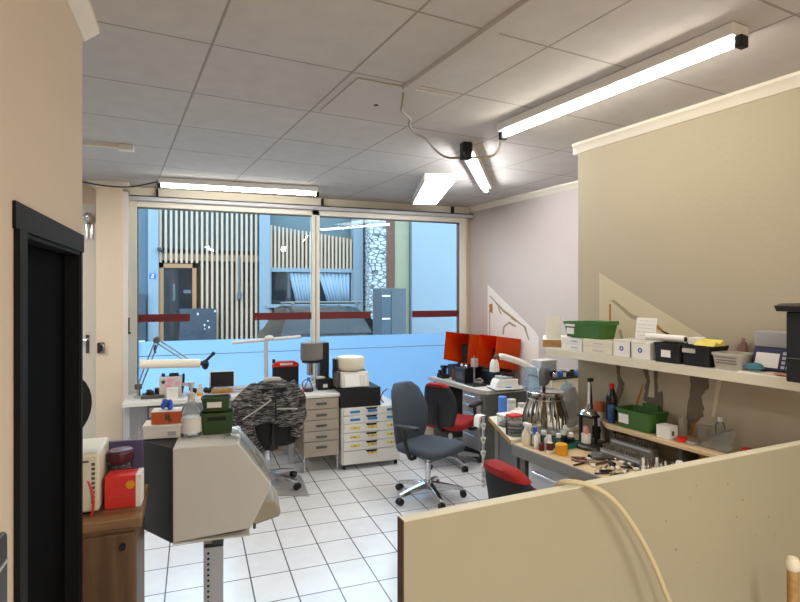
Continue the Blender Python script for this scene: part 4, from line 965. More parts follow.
for k, (x, y, m_, cm, lb) in enumerate(((-.05, .05, M_CLEAR, M_WHITE, 'clear vial with white cap at the left of the green tray'), (-.02, 0, M_CLEAR, M_BROWNGREY, 'clear vial with grey cap in the green tray'), (-.03, -.055, M_CLEAR, M_WHITE, 'clear vial with white cap in the middle of the green tray'), (.05, -.03, M_BLACK, M_WHITE, 'black bottle with white cap at the back of the green tray'), (.05, -.09, M_BLACK, M_WHITE, 'black bottle with white cap at the right end of the green tray'))):
    p = W(2.60, 2.765); q = Matrix.Rotation(A+R(6), 2) @ Vector((x, y))
    t = thing('vial', lb, 'bottle', (p[0]+q.x, p[1]+q.y, .748), A, 'vials in the green tray')
    MB().lathe([(.001, 0), (.024, 0), (.024, .045), (.015, .055), (.015, .058)], n=14).build('vial_body', m_, t)
    MB().lathe([(.017, .055), (.017, .078), (.001, .079)], n=14).build('cap', cm, t)
for k, (o, s, r, lb) in enumerate(((2.93, 3.30, (.05, .06, .045), 'crumpled white tissue behind the tool carousel'), (2.84, 3.42, (.05, .045, .035), 'crumpled white paper between the white jars'), (3.06, 3.50, (.07, .06, .05), 'white crumpled bag at the back corner of the corner bench'), (2.64, 3.33, (.035, .04, .03), 'small crumpled white tissue beside the clear tub'))):
    blob('crumpled_paper', lb, 'paper', M_PAPER, W(o, s, .762), r, 20+k*3, .6)
# black-based surveyor stand
sv_ = WT('surveyor_stand', 'black and chrome dental stand with a tall silver rod on a round dark base', 'stand', 2.765, 2.60, .741)
MB().lathe([(.001, 0), (.112, 0), (.115, .006), (.112, .018), (.095, .03), (.001, .032)], n=32).build('base', M_DSTEEL, sv_)
for x, y in ((-.05, .05), (.0, -.03)): MB().box(x-.008, y-.008, .03, x+.008, y+.008, .20).build('post', M_BLACKM, sv_)
MB().box(-.065, -.05, .195, .02, .07, .215).build('top_plate', M_BLACK, sv_, bevel=.006)
MB().lathe([(.06, .215), (.05, .235), (.02, .25), (.018, .28), (.001, .281)], (-.02, .01, 0)).build('cone', M_CHROME, sv_)
MB().cyl((-.02, .01, .27), (-.012, .015, .42), .008).build('rod', M_WHITE, sv_)
MB().cyl((.01, .01, .22), (-.005, .015, .44), .008).box(-.018, .0, .425, .012, .025, .445).build('back_arm', M_BLACKM, sv_)
MB().lathe([(.001, .032), (.03, .032), (.03, .09), (.001, .091)], (-.045, .01, 0)).build('model_block', M_PAPER, sv_)
MB().lathe([(.016, .09), (.02, .12), (.012, .14), (.001, .141)], (-.045, .01, 0)).build('pink_cap', M_SKIN, sv_)
MB().box(.0, -.05, .06, .02, .0, .14).sphere((.02, -.03, .11), .02).build('clamp', M_BLACK, sv_)
# grey crumpled bag and blue cloth behind
blob('plastic_bag', 'grey crumpled plastic bag beside the tool carousel at the wall corner', 'bag', M_BAGG, W(2.97, 3.0, .765), (.075, .07, .135), 3, .5)
blob('cloth_bundle', 'white and blue crumpled cloth between the carousel and the grey bag', 'cloth', M_BAGB, W(3.08, 3.14, .765), (.07, .06, .14), 8, .5)
# bur racks under the ledge
for k, (o, s, z, lb) in enumerate(((2.70, 2.30, .741, 'front grey metal bur rack under the wall ledge'), (2.79, 2.30, .741, 'rear raised grey bur rack under the wall ledge'))):
    t = WT('bur_rack', lb, 'rack', o, s, z)
    hh = .045+.05*k
    MB().box(-.03, -.15, 0, .035, .15, hh).build('block', M_DGREY2, t, bevel=.004)
    MB().box(-.033, -.14, hh-.02, -.03, .14, hh-.008).build('label_strip', M_GREY, t)
    for r_ in (-.012, .016):
        b = MB()
        for j in range(16): b.cyl((r_, -.135+j*.018, hh), (r_, -.135+j*.018, hh+.022), .0035, n=6).sphere((r_, -.135+j*.018, hh+.024), .0055, 6, 4)
        b.build('bur_row', M_STEEL, t)
# scattered hand tools
random.seed(21)
tools = [('tweezers', 'tweezers', 'steel tweezers lying among the tools on the wooden workbench'), ('wax_knife', 'knife', 'thin dark-handled wax knife lying on the wooden workbench'), ('bur', 'bur', 'tiny metal bur lying loose on the wooden workbench'), ('handpiece', 'handpiece', 'black drill handpiece lying on the wooden workbench'), ('plaster_piece', 'plaster piece', 'small white plaster piece lying among tools on the workbench')]
spots = []
for k in range(70):
    for _ in range(60):
        o = random.uniform(2.41, 2.68); s = random.uniform(1.95, 2.46)
        if all((o-a)**2+(s-b)**2 > .028**2 for a, b in spots): break
    spots.append((o, s))
for k, (o, s) in enumerate(spots):
    nm, cat, lb = tools[random.choice([0, 1, 1, 2, 2, 3, 4, 4])]
    t = WT(nm, lb, cat, o, s, .7405, random.uniform(-1.4, 1.4), cat+' scattered on the workbench')
    if nm == 'tweezers':
        for g_ in (-1, 1): MB().tube([(-.05, 0, .004), (0, g_*.006, .004), (.05, g_*.002, .004)], .003, 6, 3).build('arm', M_STEEL, t)
    elif nm == 'wax_knife':
        MB().cyl((-.06, 0, .005), (.02, 0, .005), .005, n=8).build('handle', random.choice([M_BLACK, M_DARKRED, M_BLACKM]), t)
        MB().prism([(.02, -.003), (.06, -.001), (.065, .003), (.02, .003)], .003, .006).build('blade', M_STEEL, t)
    elif nm == 'bur':
        MB().cyl((-.012, 0, .003), (.012, 0, .003), .0022, n=6).build('shank', M_STEEL, t); MB().sphere((.014, 0, .004), .004, 8, 5).build('head', M_DSTEEL, t)
    elif nm == 'handpiece':
        MB().cyl((-.04, 0, .010), (.03, 0, .010), .010, .007, 10).build('grip', M_BLACK, t); MB().cyl((.03, 0, .01), (.045, 0, .01), .004, n=8).build('nose', M_CHROME, t)
    else:
        r_ = random.uniform(.007, .014); MB().sphere((0, 0, r_*.8), (r_*1.5, r_, r_*.8), 8, 6).build('lump', M_PAPER, t)
blob('wax_heap', 'dark heap of scraps in front of the bur racks', 'scrap heap', M_DGREY, W(2.60, 2.39, .741), (.05, .045, .022), 5, .5)
gearbits = WT('gear_cluster', 'cluster of metal parts and clamps right of the bur racks', 'metal parts', 2.72, 2.07, .741)
random.seed(9)
for k in range(14):
    x, y = random.uniform(-.05, .06), random.uniform(-.08, .09)
    MB().lathe([(.001, 0), (.014, 0), (.016, .01), (.008, .02), (.008, random.uniform(.03, .06)), (.001, .061)], (x, y, 0), n=10).build('metal_part', random.choice([M_STEEL, M_DSTEEL, M_BROWNGREY, M_PAPER]), gearbits)
wr_ = WT('marker_bottle', 'small white and dark red bottle at the partition end of the workbench', 'bottle', 2.70, 1.93, .741)
MB().lathe([(.001, 0), (.026, 0), (.026, .06)]).build('bottle_body', M_DARKRED, wr_); MB().lathe([(.026, .06), (.022, .085), (.015, .10), (.001, .101)]).build('cap', M_PAPER, wr_)
bottle('amber brown bottle in the shade under the right of the ledge', 2.86, 1.90, .741, .03, .11, M_BROWNG, M_YEL2)

# ------------------------------------------------------------------ things on the raised ledge
def lz(): return .921
cl = bottle('tall dark bottle with a red cap standing on the ledge against the wall', 2.865, 2.53, lz(), .036, .235, M_COLA, M_REDP, caph=.13, shoulder=.62)
bc = WT('blue_tube', 'blue upright cylinder beside the dark bottle on the ledge', 'container', 2.80, 2.475, lz())
MB().lathe([(.001, 0), (.023, 0), (.023, .11), (.020, .115), (.001, .116)]).build('tube', mat('petrol_blue', '#1F4A78', .5), bc)
tb = WT('terracotta_dish', 'terracotta coloured bowl on a white pot at the left end of the ledge', 'bowl', 2.79, 2.475, lz()) if False else None
wp = WT('white_pot', 'white pot at the left end of the wall ledge', 'pot', 2.87, 2.395, lz()) if False else None
pot = thing('plaster_pot', 'white pot with a terracotta bowl-shaped lid behind the surveyor stand', 'pot', W(2.90, 2.665, .741), A)
MB().lathe([(.001, 0), (.038, 0), (.04, .01), (.036, .21)], n=18).build('pot_body', M_PAPER, pot)
MB().lathe([(.036, .21), (.042, .225), (.043, .245), (.032, .27), (.001, .275)], n=18).build('lid', M_TERRA, pot)
gbk = basket('storage_basket', 'green basket with a white label on the wall ledge', M_GREEN, .17, .255, .115, W(2.845, 2.285, lz()), A)
# basket's high end and label
o_ = MB().box(-.0855, .03, .03, -.079, .10, .085).build('label', M_LABEL, gbk)
MB().box(.068, -.06, .11, .086, .05, .14).build('high_rim', M_GREEN, gbk)
wc = WT('white_cube', 'white cube box on the ledge right of the green basket', 'box', 2.80, 2.075, lz())
MB().box(-.04, -.04, 0, .035, .045, .072).build('carton', M_PAPER, wc, bevel=.002)
MB().box(-.02, -.0415, .02, .0, -.040, .045).build('printed_mark', M_DGREY, wc)
bx2 = MB().box(-.02, -.015, 0, .02, .015, .10).build('small_carton', M_GREYTUB, loc=W(2.905, 2.055, lz()), rz=A, bevel=.002); tag(bx2, 'upright grey-white carton against the wall behind the white cube', 'box')
rp_ = WT('red_tape', 'small red roll on the ledge next to the white cube', 'roll', 2.795, 1.985, lz())
MB().lathe([(.014, 0), (.028, 0), (.028, .024), (.014, .024), (.014, 0)]).build('roll', M_REDP, rp_)
sb_ = MB().box(-.025, -.022, 0, .025, .022, .015).build('metal_tin', M_SILVERBOX, loc=W(2.80, 1.925, lz()), rz=A, bevel=.003); tag(sb_, 'small flat silver tin right of the red roll on the ledge', 'tin')
tu = WT('clear_tub', 'grey translucent tub on the ledge below the bare plaster patch', 'tub', 2.87, 1.90, lz())
MB().lathe([(.001, 0), (.034, 0), (.04, .09), (.042, .095)]).build('tub', M_BAG, tu)
bottle('clear bottle standing against the wall beside the translucent tub', 2.895, 1.83, lz(), .024, .155, M_CLEAR, M_WHITE, caph=.15)
bgm = MB()
def leaf(p0, p1, p2, p3, seed):
    k0 = len(bgm.v); n = 8
    for a in range(n+1):
        for b_ in range(n+1):
            u, v = a/n, b_/n
            q = [(1-u)*(1-v)*p0[c]+u*(1-v)*p1[c]+u*v*p2[c]+(1-u)*v*p3[c] for c in range(3)]
            w = .012*noise.noise(Vector((u*5+seed, v*5, seed)))
            bgm.v.append((q[0]+w+.02*math.sin(v*PI)*(u-.5), q[1]+.4*w, max(0, q[2]+.5*w*(v > 0))))
    for a in range(n):
        for b_ in range(n): bgm.f.append((k0+a*(n+1)+b_, k0+(a+1)*(n+1)+b_, k0+(a+1)*(n+1)+b_+1, k0+a*(n+1)+b_+1))
leaf((-.03, .12, 0), (-.04, -.06, 0), (-.02, -.09, .13), (-.02, -.03, .10), 1)
leaf((-.03, .12, 0), (.03, .02, 0), (.02, -.05, .12), (-.01, -.01, .11), 4)
leaf((.03, .02, 0), (-.04, -.06, 0), (-.01, -.085, .10), (.02, -.03, .08), 7)
tag(bgm.build('plastic_bag', M_BAG, loc=W(2.83, 1.78, lz()+.002), rz=A, sub=1, solid=.0015), 'clear plastic bag with a pointed fold on the right of the ledge', 'bag')
yb = WT('tape_roll', 'yellow and red bag clips on the ledge beside the clear bag', 'clip', 2.84, 1.655, lz())
MB().lathe([(.02, 0), (.04, 0), (.04, .02), (.02, .02), (.02, 0)]).build('yellow_ring', M_YELLOW, yb); MB().box(-.02, -.01, .02, .02, .02, .04).build('red_clip', M_REDP, yb)
bb_ = MB().box(-.05, -.10, 0, .05, .08, .025).build('black_case', M_BLACK, loc=W(2.86, 1.55, lz()), rz=A, bevel=.006); tag(bb_, 'flat black case at the right end of the ledge', 'case')

# ------------------------------------------------------------------ long wall shelf and its contents
sh = WT('wall_shelf', 'long white shelf on the right-hand wall', 'shelf', 0, 0, 0)
MB().box(2.645, .5, 1.32, 2.944, 2.90, 1.365).build('board', M_OFFWHITE, sh, bevel=.003)
MB().box(2.64, .5, 1.318, 2.646, 2.90, 1.366).build('edge_band', M_CREAM, sh)
SZ = 1.366
bd = WT('spare_board', 'white board with raw wooden edge lying over the far end of the shelf', 'board', 2.66, 2.95, SZ, -R(43))
MB().box(.0, .0, .001, .255, .40, .05).build('panel', M_WOODE, bd); MB().box(.0, .0, .05, .255, .40, .053).build('white_face', M_PAPER, bd)
for k in range(2):
    t = WT('flat_box', ('lower' if k == 0 else 'upper')+' pale grey box of the left pair under the green basket on the shelf', 'box', 2.73, 2.69, SZ+k*.042)
    MB().box(-.06, -.09, 0, .06, .09, .041).build('box_body', M_WHITE, t, bevel=.002); MB().box(-.0615, -.06, .015, -.06, .0, .025).build('label_slot', M_GREY, t)
for k in range(2):
    t = WT('flat_box', ('lower' if k == 0 else 'upper')+' cream box of the right pair under the green basket on the shelf', 'box', 2.745, 2.475, SZ+k*.044)
    MB().box(-.075, -.12, 0, .075, .115, .043).build('box_body', M_CREAM, t, bevel=.002); MB().box(-.0765, -.05, .015, -.075, .03, .022).build('label_slot', M_GREY, t)
g3 = basket('storage_basket', 'green basket with a white label on top of the flat boxes on the shelf', M_GREEN, .15, .34, .10, W(2.745, 2.60, SZ+.0885), A)
MB().box(-.076, .07, .02, -.069, .13, .06).build('label', M_LABEL, g3); MB().box(-.078, .06, .07, -.074, .14, .085).build('handle_slot', M_PAPER, g3)
MB().box(-.05, -.172, .09, .07, .0, .112).build('high_rim', M_GREEN, g3)
cp = MB().box(-.003, -.05, 0, .003, .05, .16).build('greeting_card', M_PAPER, loc=W(2.735, 2.925, SZ+.054), rz=A+R(50)); tag(cp, 'white card standing upright at the far end of the shelf', 'card')
for k, (s, lb) in enumerate(((2.285, 'left'), (2.155, 'right'))):
    t = WT('white_tray', lb+' one of two white trays with a blue oval badge on the shelf front', 'tray', 2.745, s, SZ, 0, 'white trays with blue badges')
    b = MB(); w_, d_ = .15, .122
    b.box(-.075, -d_/2, 0, .075, d_/2, .004).box(-.075, -d_/2, .004, -.071, d_/2, .10).box(.071, -d_/2, .004, .075, d_/2, .10).box(-.071, -d_/2, .004, .071, -d_/2+.004, .10).box(-.071, d_/2-.004, .004, .071, d_/2, .10)
    b.build('tray_body', M_PAPER, t, bevel=.002)
    bd_ = MB().cyl((-.0755, 0, .048), (-.0765, 0, .048), .026, n=24).build('badge', M_LABEL, t)
    MB().cyl((-.0765, 0, .05), (-.0772, 0, .05), .015, n=20).build('blue_emblem', mat('badge_blue', '#3A55A0', .6), bd_); MB().box(-.0778, -.004, .043, -.0772, .004, .058).build('emblem_stroke', M_LABEL, bd_)
    MB().box(-.0765, -.035, .088, -.0755, .04, .097).build('label_slot', M_CREAM, t)
rod_ = MB().cyl((-.079, 0, .002), (-.077, 0, .095), .003).build('pen', M_DGREY, loc=W(2.745, 2.219, SZ), rz=A); tag(rod_, 'thin dark pen upright between the two white trays', 'pen')
nt_ = WT('note_sheet', 'handwritten white note sheet leaning on the wall above the white trays', 'note', 2.80, 2.23, SZ+.075)
MB().prism([(-.0, .0), (.02, .155), (.023, .155), (.003, 0)], -.07, .07, 'y').build('sheet', M_PAPER, nt_)
b = MB(); random.seed(4)
for j in range(6):
    y = -.058
    while y < .05:
        L = random.uniform(.01, .03); z = .135-j*.022; b.box(z*.129-.0015, y, z, z*.129+.0005, min(y+L, .06), z+.003); y += L+.008
b.build('handwriting', M_GREY, nt_)
pr = WT('paper_roll', 'rolled white papers lying on the near black bin', 'paper roll', 2.735, 2.01, SZ+.107)
MB().cyl((.0, .15, .021), (.0, -.09, .021), .02, n=16).build('roll', M_PAPER, pr); MB().cyl((0, -.0905, .021), (0, -.092, .021), .014, n=12).build('roll_core', M_BLACKM, pr)
def bin_(label, o, s, w, d, h, lab, hole):
    t = basket('storage_bin', label, M_BLACKM, w, d, h, W(o, s, SZ), A, cat='bin', taper=.94)
    x = -w/2*.985
    if lab is not None: MB().box(x-.001, lab-.028, .03, x+.006, lab+.028, .068).build('label', M_LABEL, t)
    if hole is not None: MB().box(x-.006, hole-.035, h-.038, x+.004, hole+.035, h-.016).build('handle_opening', M_GREYTUB, t)
    return t
bin_('black bin with a white label, left of the two on the shelf', 2.745, 1.985, .17, .16, .105, .0, None)
bin_('black bin with a pale handle opening, right of the two on the shelf', 2.755, 1.822, .18, .152, .105, None, .03)
yp = WT('yellow_bag', 'crumpled yellow paper on the right black bin', 'paper', 2.75, 1.80, SZ+.106)
MB().prism([(-.05, 0), (-.03, .02), (.0, .012), (.03, .03), (.05, 0)], -.06, .05, 'y').build('yellow_paper', M_YELLOW, yp); MB().box(-.02, .05, 0, .05, .10, .035).build('white_paper', M_PAPER, yp)
pkx = blob('pink_flower', 'small pinkish knot of ribbon behind the right black bin', 'ribbon', mat('dusty_pink', '#8A6560', .8), W(2.915, 1.72, SZ), (.022, .025, .07), 2, .5)
gtub = basket('storage_basket', 'light grey basket on the shelf right of the black bins', M_GREYTUB, .15, .155, .082, W(2.745, 1.66, SZ), A)
rr_ = MB()
for j in range(3): rr_.box(-.0725, -.05, .03+j*.014, -.068, .05, .036+j*.014)
rr_.build('slots', M_DGREY2, gtub)
nv = WT('navy_box', 'navy patterned box with a white label tilted back on the shelf', 'box', 2.755, 1.485, SZ)
T = Matrix.Rotation(R(18), 4, 'Y')
MB().box(-.03, -.09, .008, .02, .09, .115, T).build('carton', M_NAVY, nv, bevel=.002)
MB().box(-.032, -.03, .02, -.03, .075, .09, T).build('white_label', M_LABEL, nv)
b = MB()
for j in range(4):
    for i in range(2): b.box(-.032, -.08+i*.022, .02+j*.022, -.03, -.065+i*.022, .034+j*.022, T)
b.build('pattern', M_GREY, nv)
tcx = blob('cloth_scrap', 'blue-green crumpled scrap in front of the navy box', 'cloth', M_TEALCLOTH, W(2.685, 1.53, SZ+.013), (.02, .045, .018), 6, .5)
pp2 = WT('paper_stack', 'loose printed papers on the shelf edge in front of the navy box', 'papers', 2.69, 1.46, SZ)
MB().box(-.045, -.10, 0, .05, .13, .006).build('sheet', M_PAPER, pp2); o_ = MB().box(-.03, -.10, 0, .05, .03, .004).build('sheet', M_CREAM, pp2); o_.location = (0, 0, .0075); o_.rotation_euler = (0, 0, R(12))
MB().box(-.04, -.09, .0125, .0, -.03, .0155).build('picture', M_TERRA, pp2)
bx3 = WT('lower_carton', 'black box under the silver box on the shelf', 'box', 2.87, 1.47, SZ)
MB().box(-.05, -.16, 0, .07, .14, .115).build('carton', M_BLACKM, bx3, bevel=.003)
bx4 = WT('upper_carton', 'silver box with a dark side on the black box on the shelf', 'box', 2.87, 1.47, SZ+.116)
MB().box(-.05, -.16, 0, .07, .14, .075).build('carton', M_SILVERBOX, bx4, bevel=.003); MB().box(-.052, -.161, 0, .071, -.02, .0755).build('dark_side', M_DGREY, bx4)
bb4 = WT('speaker_box', 'large black box with a flared lid at the right end of the shelf', 'box', 2.69, 1.165, SZ)
MB().box(-.13, -.20, 0, .11, .165, .30).build('body', M_BLACKM, bb4, bevel=.006)
MB().prism([(-.14, .30), (-.16, .325), (-.11, .335), (.11, .335), (.11, .30)], -.21, .20, 'y').build('lid', M_BLACK, bb4, bevel=.004)
MB().box(-.134, -.19, .10, -.129, .16, .104).build('seam', M_DGREY, bb4)

# ------------------------------------------------------------------ cream partition panel with its cable
pa = math.atan2(1.643-1.496, 2.494-.556)
pt0 = thing('partition_panel', 'cream laminated desk partition across the right foreground', 'partition', (.556, 1.458, 0), pa)
MB().box(.004, 0, .01, 2.185, .035, 1.096).build('board', M_PANEL, pt0, bevel=.001)
MB().box(.004, -.0005, 1.096, 2.185, .0355, 1.10).build('top_edge', M_PANELT, pt0)
MB().box(0, -.0005, .01, .004, .0355, 1.10).build('end_edge', M_DWOOD, pt0)
b = MB(); random.seed(8)
for k in range(14): 
    x, z = random.uniform(1.0, 2.0), random.uniform(.72, 1.03); b.cyl((x, -.0012, z), (x, .0005, z), random.uniform(.002, .004), n=7)
b.build('scuff_marks', M_DGREY2, pt0)
MB().box(.0, .0, .0, 2.18, .035, .01).build('foot_strip', M_BLACKM, pt0)
def PPt(x, y, z): return (.556+x*math.cos(pa)-y*math.sin(pa), 1.458+x*math.sin(pa)+y*math.cos(pa), z)
cb_ = MB().tube([PPt(.64, .12, 1.02), PPt(.61, .07, 1.085), PPt(.615, .03, 1.113), PPt(.66, -.005, 1.112), PPt(.72, -.035, 1.085), PPt(.78, -.05, 1.03), PPt(.84, -.06, .95), PPt(.90, -.07, .85), PPt(.95, -.08, .74), PPt(1.0, -.09, .60), PPt(1.02, -.10, .3), PPt(1.03, -.12, .012)], .0085, 10)
tag(cb_.build('beige_cable', M_CABLE), 'beige cable looped over the top edge of the cream partition', 'cable')
rr = thing('wooden_post', 'cream knobbed post at the bottom right corner of the photo', 'post', PPt(1.545, -.16, 0))
MB().cyl((0, 0, 0), (0, 0, .715), .019).build('shaft', M_WOODE, rr); MB().lathe([(.019, .705), (.026, .715), (.026, .735), (.018, .752), (.001, .758)]).build('knob', M_CREAM, rr)

# ------------------------------------------------------------------ outside: street, house front, car
M_STREET = mat('asphalt', '#9A9CA0', .9, var=.1, vscale=20)
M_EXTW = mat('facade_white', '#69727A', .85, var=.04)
M_EXTG = mat('facade_grey', '#3F4A54', .85, var=.05)
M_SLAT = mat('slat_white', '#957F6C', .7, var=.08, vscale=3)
M_EXTDK = mat('facade_dark_timber', '#4C2A1C', .8, var=.25, vscale=2)
M_EXTGR = mat('upper_panel_grey_green', '#3F4C50', .6, var=.15, vscale=2)
M_EXTTAN = mat('balcony_timber', '#6A4C3A', .8, var=.15, vscale=3)
M_OCHRE = mat('ochre_timber', '#7E5630', .6, var=.1, vscale=6)
M_DKGLASS = mat('dark_glass', '#101820', .05, var=.1)
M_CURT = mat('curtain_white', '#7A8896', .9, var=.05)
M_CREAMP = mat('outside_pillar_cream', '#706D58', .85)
M_CAR = mat('car_black', '#0A0A0C', .2, spec=.35)
M_CARG = mat('car_window', '#12161A', .12, 0, spec=.35)
M_TAIL = mat('tail_light_red', '#7A1014', .25)
M_CABST = mat('street_cabinet_steel', '#3E444A', .5, .2, var=.1, vscale=3)
M_NAVYP = mat('navy_board', '#1B2430', .5, var=.2, vscale=8)
struct(box('ground', M_STREET, -9, 6.26, -.08, 12, 15, -.02))
hb = thing('house', 'house across the street with white slat cladding and a wooden framed door', 'building', (0, 14, 0))
MB().box(-3.2, .35, 0, 5.4, .6, 4.25).build('rear_wall', M_EXTDK, hb)
MB().box(-8.5, .0, -.02, -.98, .35, 4.25).build('side_wall', M_EXTG, hb)
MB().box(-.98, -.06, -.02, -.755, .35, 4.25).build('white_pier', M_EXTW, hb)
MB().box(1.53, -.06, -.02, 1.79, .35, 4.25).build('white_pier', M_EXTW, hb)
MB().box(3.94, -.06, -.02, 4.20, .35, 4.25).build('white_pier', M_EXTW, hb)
MB().box(-.755, .22, 2.78, 1.53, .35, 4.2).build('upper_panel', M_EXTGR, hb)
MB().box(-.755, .05, 2.50, 1.53, .22, 2.66).build('timber_beam', M_OCHRE, hb)
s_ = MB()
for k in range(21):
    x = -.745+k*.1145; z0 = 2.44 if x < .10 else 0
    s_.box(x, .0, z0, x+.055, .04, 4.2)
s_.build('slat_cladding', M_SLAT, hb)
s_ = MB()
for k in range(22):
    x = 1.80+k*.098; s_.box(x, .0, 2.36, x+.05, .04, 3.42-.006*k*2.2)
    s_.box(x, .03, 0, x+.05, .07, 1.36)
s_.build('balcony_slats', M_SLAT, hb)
MB().box(1.79, .12, 2.36, 3.94, .2, 3.2).build('balcony_panel', M_EXTTAN, hb); MB().box(1.79, .2, 3.2, 3.94, .34, 4.2).build('upper_glazing', M_EXTGR, hb)
dh = MB().box(-.75, .0, 0, -.65, .1, 2.42).box(-.02, .0, 0, .07, .1, 2.42).box(-.75, .0, 2.32, .07, .1, 2.42).build('door_surround', M_OCHRE, hb)
MB().box(-.65, .05, 0, -.02, .09, 2.32).build('door_glass', M_DKGLASS, dh)
MB().box(-.45, .045, 1.55, -.40, .05, 1.95).box(-.22, .045, 1.72, -.05, .05, 1.80).build('door_reflection_bars', M_CABST, dh)
wh = MB().box(1.79, .0, 2.26, 3.94, .12, 2.36).box(1.79, .0, 1.44, 1.83, .12, 2.26).box(3.90, .0, 1.44, 3.94, .12, 2.26).build('window_surround', M_EXTW, hb)
MB().box(1.83, .10, 1.44, 3.90, .13, 2.26).build('window_glass', M_DKGLASS, wh)
MB().box(1.70, -.12, 1.36, 3.96, .1, 1.44).build('window_sill', M_EXTW, hb)
def curtain(x0, x1, x2, x3):
    b = MB(); n = 40
    top = [(x0+(x1-x0)*i/n, .07+.02*math.sin(i*1.3), 2.25) for i in range(n+1)]; bot = [(x2+(x3-x2)*i/n, .07+.02*math.sin(i*1.3), 1.45) for i in range(n+1)]
    mid = [((a[0]*.45+c[0]*.55), a[1], 1.8) for a, c in zip(top, bot)]
    b.v += top+mid+bot
    for r_ in range(2):
        for i in range(n): b.f.append((r_*(n+1)+i, r_*(n+1)+i+1, (r_+1)*(n+1)+i+1, (r_+1)*(n+1)+i))
    b.build('curtain', M_CURT, wh, solid=.006)
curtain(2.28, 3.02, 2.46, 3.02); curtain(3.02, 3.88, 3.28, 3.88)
MB().box(-.95, -.07, 2.06, -.81, -.06, 2.18).build('number_plate', mat('enamel_blue', '#1C3E8C', .4), hb)
b = MB().box(-.90, -.075, 2.15, -.86, -.07, 2.158).box(-.866, -.075, 2.12, -.858, -.07, 2.158).box(-.90, -.075, 2.115, -.86, -.07, 2.123).box(-.904, -.075, 2.08, -.896, -.07, 2.118).box(-.904, -.075, 2.078, -.858, -.07, 2.086).build('house_number', M_LABEL, hb)
MB().box(-.78, -.15, 2.72, -.70, .0, 2.78).cyl((-.74, -.1, 2.72), (-.66, -.2, 2.68), .03).build('outdoor_camera', M_BLACK, hb)
MB().box(1.0, -.08, 1.58, 1.10, .0, 1.74).cyl((1.05, -.03, 1.74), (1.05, -.03, 2.6), .02).build('meter_box', M_CABST, hb)
nb = MB().box(-.30, -.05, .3, .52, .0, 1.36).build('notice_board', M_NAVYP, loc=(0, 13.9, 0)); tag(nb, 'dark navy board standing outside in front of the wooden door', 'board')
b = MB(); random.seed(2)
b2 = MB()
for k in range(7): x = random.uniform(.05, .48); z = random.uniform(.7, 1.3); b2.box(x, -.055, z, x+.03, -.05, z+random.uniform(.02, .07))
b2.build('pale_marks', M_GREY, nb)
sg_ = thing('street_panel', 'dark panel outside at the far left below the white house pier', 'panel', (-1.14, 13.9, 0))
MB().box(-.12, -.06, -.02, .12, .0, 1.70).build('panel', M_NAVYP, sg_); MB().box(-.10, -.065, .6, .10, -.06, .64).build('rail', M_GREY, sg_)
# stone column and neighbours on the right
m = mat('rubble_stone', '#9AA0A4', .9, var=.1); nt = m.node_tree; b = nt.nodes['Principled BSDF']
tc = nt.nodes.new('ShaderNodeTexCoord'); mp = nt.nodes.new('ShaderNodeMapping'); mp.inputs['Scale'].default_value = (5.5, 5.5, 11)
vo = nt.nodes.new('ShaderNodeTexVoronoi'); vo.feature = 'DISTANCE_TO_EDGE'; vo.inputs['Scale'].default_value = 1
vc = nt.nodes.new('ShaderNodeTexVoronoi'); vc.inputs['Scale'].default_value = 1
cr = nt.nodes.new('ShaderNodeValToRGB'); cr.color_ramp.elements[0].color = lin('#2E3032'); cr.color_ramp.elements[0].position = .02; cr.color_ramp.elements[1].color = lin('#989A9C'); cr.color_ramp.elements[1].position = .14
mu = nt.nodes.new('ShaderNodeMix'); mu.data_type = 'RGBA'; mu.blend_type = 'MULTIPLY'; mu.inputs[0].default_value = .0
nt.links.new(tc.outputs['Object'], mp.inputs['Vector']); nt.links.new(mp.outputs['Vector'], vo.inputs['Vector']); nt.links.new(mp.outputs['Vector'], vc.inputs['Vector'])
nt.links.new(vo.outputs['Distance'], cr.inputs['Fac']); nt.links.new(cr.outputs['Color'], mu.inputs[6]); nt.links.new(vc.outputs['Color'], mu.inputs[7]); nt.links.new(mu.outputs[2], b.inputs['Base Color'])
stc = MB().box(4.27, 13.6, -.02, 5.0, 14.3, 4.25).build('stone_column', m); tag(stc, 'rough grey stone column at the right end of the house across the street', 'column')
pst = MB().box(3.16, 8.96, -.02, 3.27, 9.1, 3.4).build('downpipe_post', M_EXTDK); tag(pst, 'dark vertical post outside between the stone and the cream pillar', 'post')
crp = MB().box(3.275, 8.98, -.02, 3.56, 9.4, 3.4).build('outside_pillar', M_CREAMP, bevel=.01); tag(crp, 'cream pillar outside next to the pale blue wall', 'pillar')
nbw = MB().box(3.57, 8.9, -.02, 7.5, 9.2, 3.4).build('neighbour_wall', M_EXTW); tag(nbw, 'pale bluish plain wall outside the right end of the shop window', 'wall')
sc_ = thing('utility_cabinet', 'grey steel street cabinet standing outside below the cream pillar', 'cabinet', (2.90, 8.0, -.02))
MB().box(-.21, 0, 0, .215, .40, 1.83).build('body', M_CABST, sc_, bevel=.005)
MB().box(-.20, -.01, .1, -.05, 0, 1.75).build('left_door', M_EXTG, sc_, bevel=.003); MB().box(-.04, -.01, .1, .205, 0, 1.78).build('right_door', M_CABST, sc_, bevel=.003)
for z in (1.35, 1.70): MB().box(-.19, -.014, z, -.06, -.01, z+.02).build('label_strip', M_LABEL, sc_)
car = thing('parked_car', 'black car with a roof rack parked outside, its tail towards the window', 'car', (2.22, 9.1, -.02))
sec = [(0, .35, .80, .86, .95), (.05, .32, .83, .90, 1.02), (.35, .30, .86, .72, 1.42), (.9, .30, .88, .66, 1.50), (2.0, .30, .88, .66, 1.50), (2.9, .30, .88, .84, 1.0), (4.1, .35, .82, .80, .85)]
b = MB()
rings = []
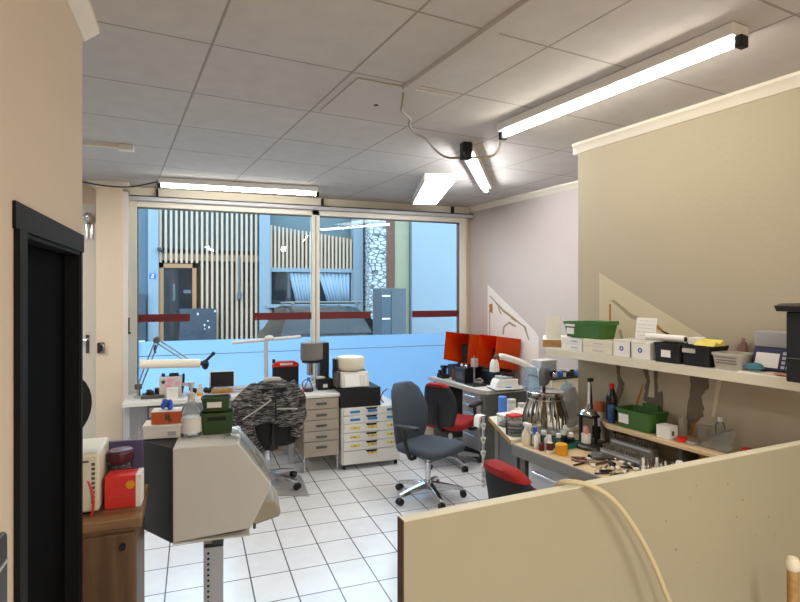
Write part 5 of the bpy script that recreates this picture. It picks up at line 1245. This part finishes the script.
for (y, zb_, hw, ht, zt) in sec:
    zm = min(1.0, zt-.02)
    rings.append([(-hw*.94, y, zb_), (hw*.94, y, zb_), (hw, y, (zb_+zm)/2), (hw*.98, y, zm), (ht, y, zt-.03), (ht*.86, y, zt), (-ht*.86, y, zt), (-ht, y, zt-.03), (-hw*.98, y, zm), (-hw, y, (zb_+zm)/2)])
b.loft(rings).build('body', M_CAR, car, angle=35)
MB().add([(-.70, .065, 1.06), (.70, .065, 1.06), (.60, .305, 1.385), (-.60, .305, 1.385), (-.70, .09, 1.05), (.70, .09, 1.05), (.60, .33, 1.375), (-.60, .33, 1.375)], [(0, 1, 2, 3), (7, 6, 5, 4), (0, 4, 5, 1), (1, 5, 6, 2), (2, 6, 7, 3), (3, 7, 4, 0)]).build('rear_window', M_CARG, car)
for s in (-1, 1):
    MB().box(s*.72-.10, -.012, .86, s*.72+.10, .03, .99).build('tail_light', M_TAIL, car, bevel=.01)
    MB().cyl((s*.58, .5, 1.56), (s*.58, 2.0, 1.56), .016).cyl((s*.58, .55, 1.48), (s*.58, .55, 1.56), .014).cyl((s*.58, 1.9, 1.48), (s*.58, 1.9, 1.56), .014).build('roof_rail', M_DGREY, car)
    for y in (.75, 3.3): MB().cyl((s*.88, y, .31), (s*.68, y, .31), .31, n=24).build('wheel', M_BLACKM, car)
MB().cyl((-.70, .75, 1.58), (.70, .75, 1.58), .02).build('roof_bar', M_DGREY, car)
MB().box(-.26, -.01, .62, .26, .01, .73).build('licence_plate', M_LABEL, car)
MB().box(-.80, -.03, .36, .80, .06, .56).build('bumper', M_BLACK, car, bevel=.03)

# ------------------------------------------------------------------ light
wo = bpy.data.worlds.new('sky'); sc.world = wo; wo.use_nodes = True
bg = wo.node_tree.nodes['Background']; bg.inputs['Color'].default_value = (.66, .83, 1.0, 1); bg.inputs['Strength'].default_value = 7.2
def area(name, loc, sx, sy, power, color, rot=(0, 0, 0)):
    l = bpy.data.lights.new(name, 'AREA'); l.shape = 'RECTANGLE'; l.size = sx; l.size_y = sy; l.energy = power; l.color = color
    o = bpy.data.objects.new(name, l); col.objects.link(o); o.location = loc; o.rotation_euler = rot
    return o
# right ceiling lamp of the room behind the viewer, and an added left fill
area('rear_fill_left', (.35, -.9, 2.72), .12, 1.45, 36, (1, .97, .92), (0, 0, A))  # unseen light added to brighten the left wall, cabinet and floor
area('rear_ceiling_lamp', (1.9, -.35, 2.72), .12, 1.45, 40, (1, .96, .90), (0, 0, A))
area('alcove_ceiling_lamp', (-1.35, 4.3, 2.74), .12, 1.2, 26, (1, .97, .92))
sc.view_settings.view_transform = 'Standard'; sc.view_settings.look = 'None'; sc.view_settings.gamma = 1
sc.view_settings.exposure = 0.27; sc.view_settings.use_curve_mapping = False
sc.cycles.max_bounces = 10; sc.cycles.diffuse_bounces = 5; sc.cycles.transparent_max_bounces = 24
sc.cycles.caustics_reflective = False; sc.cycles.caustics_refractive = False; sc.cycles.sample_clamp_indirect = 6
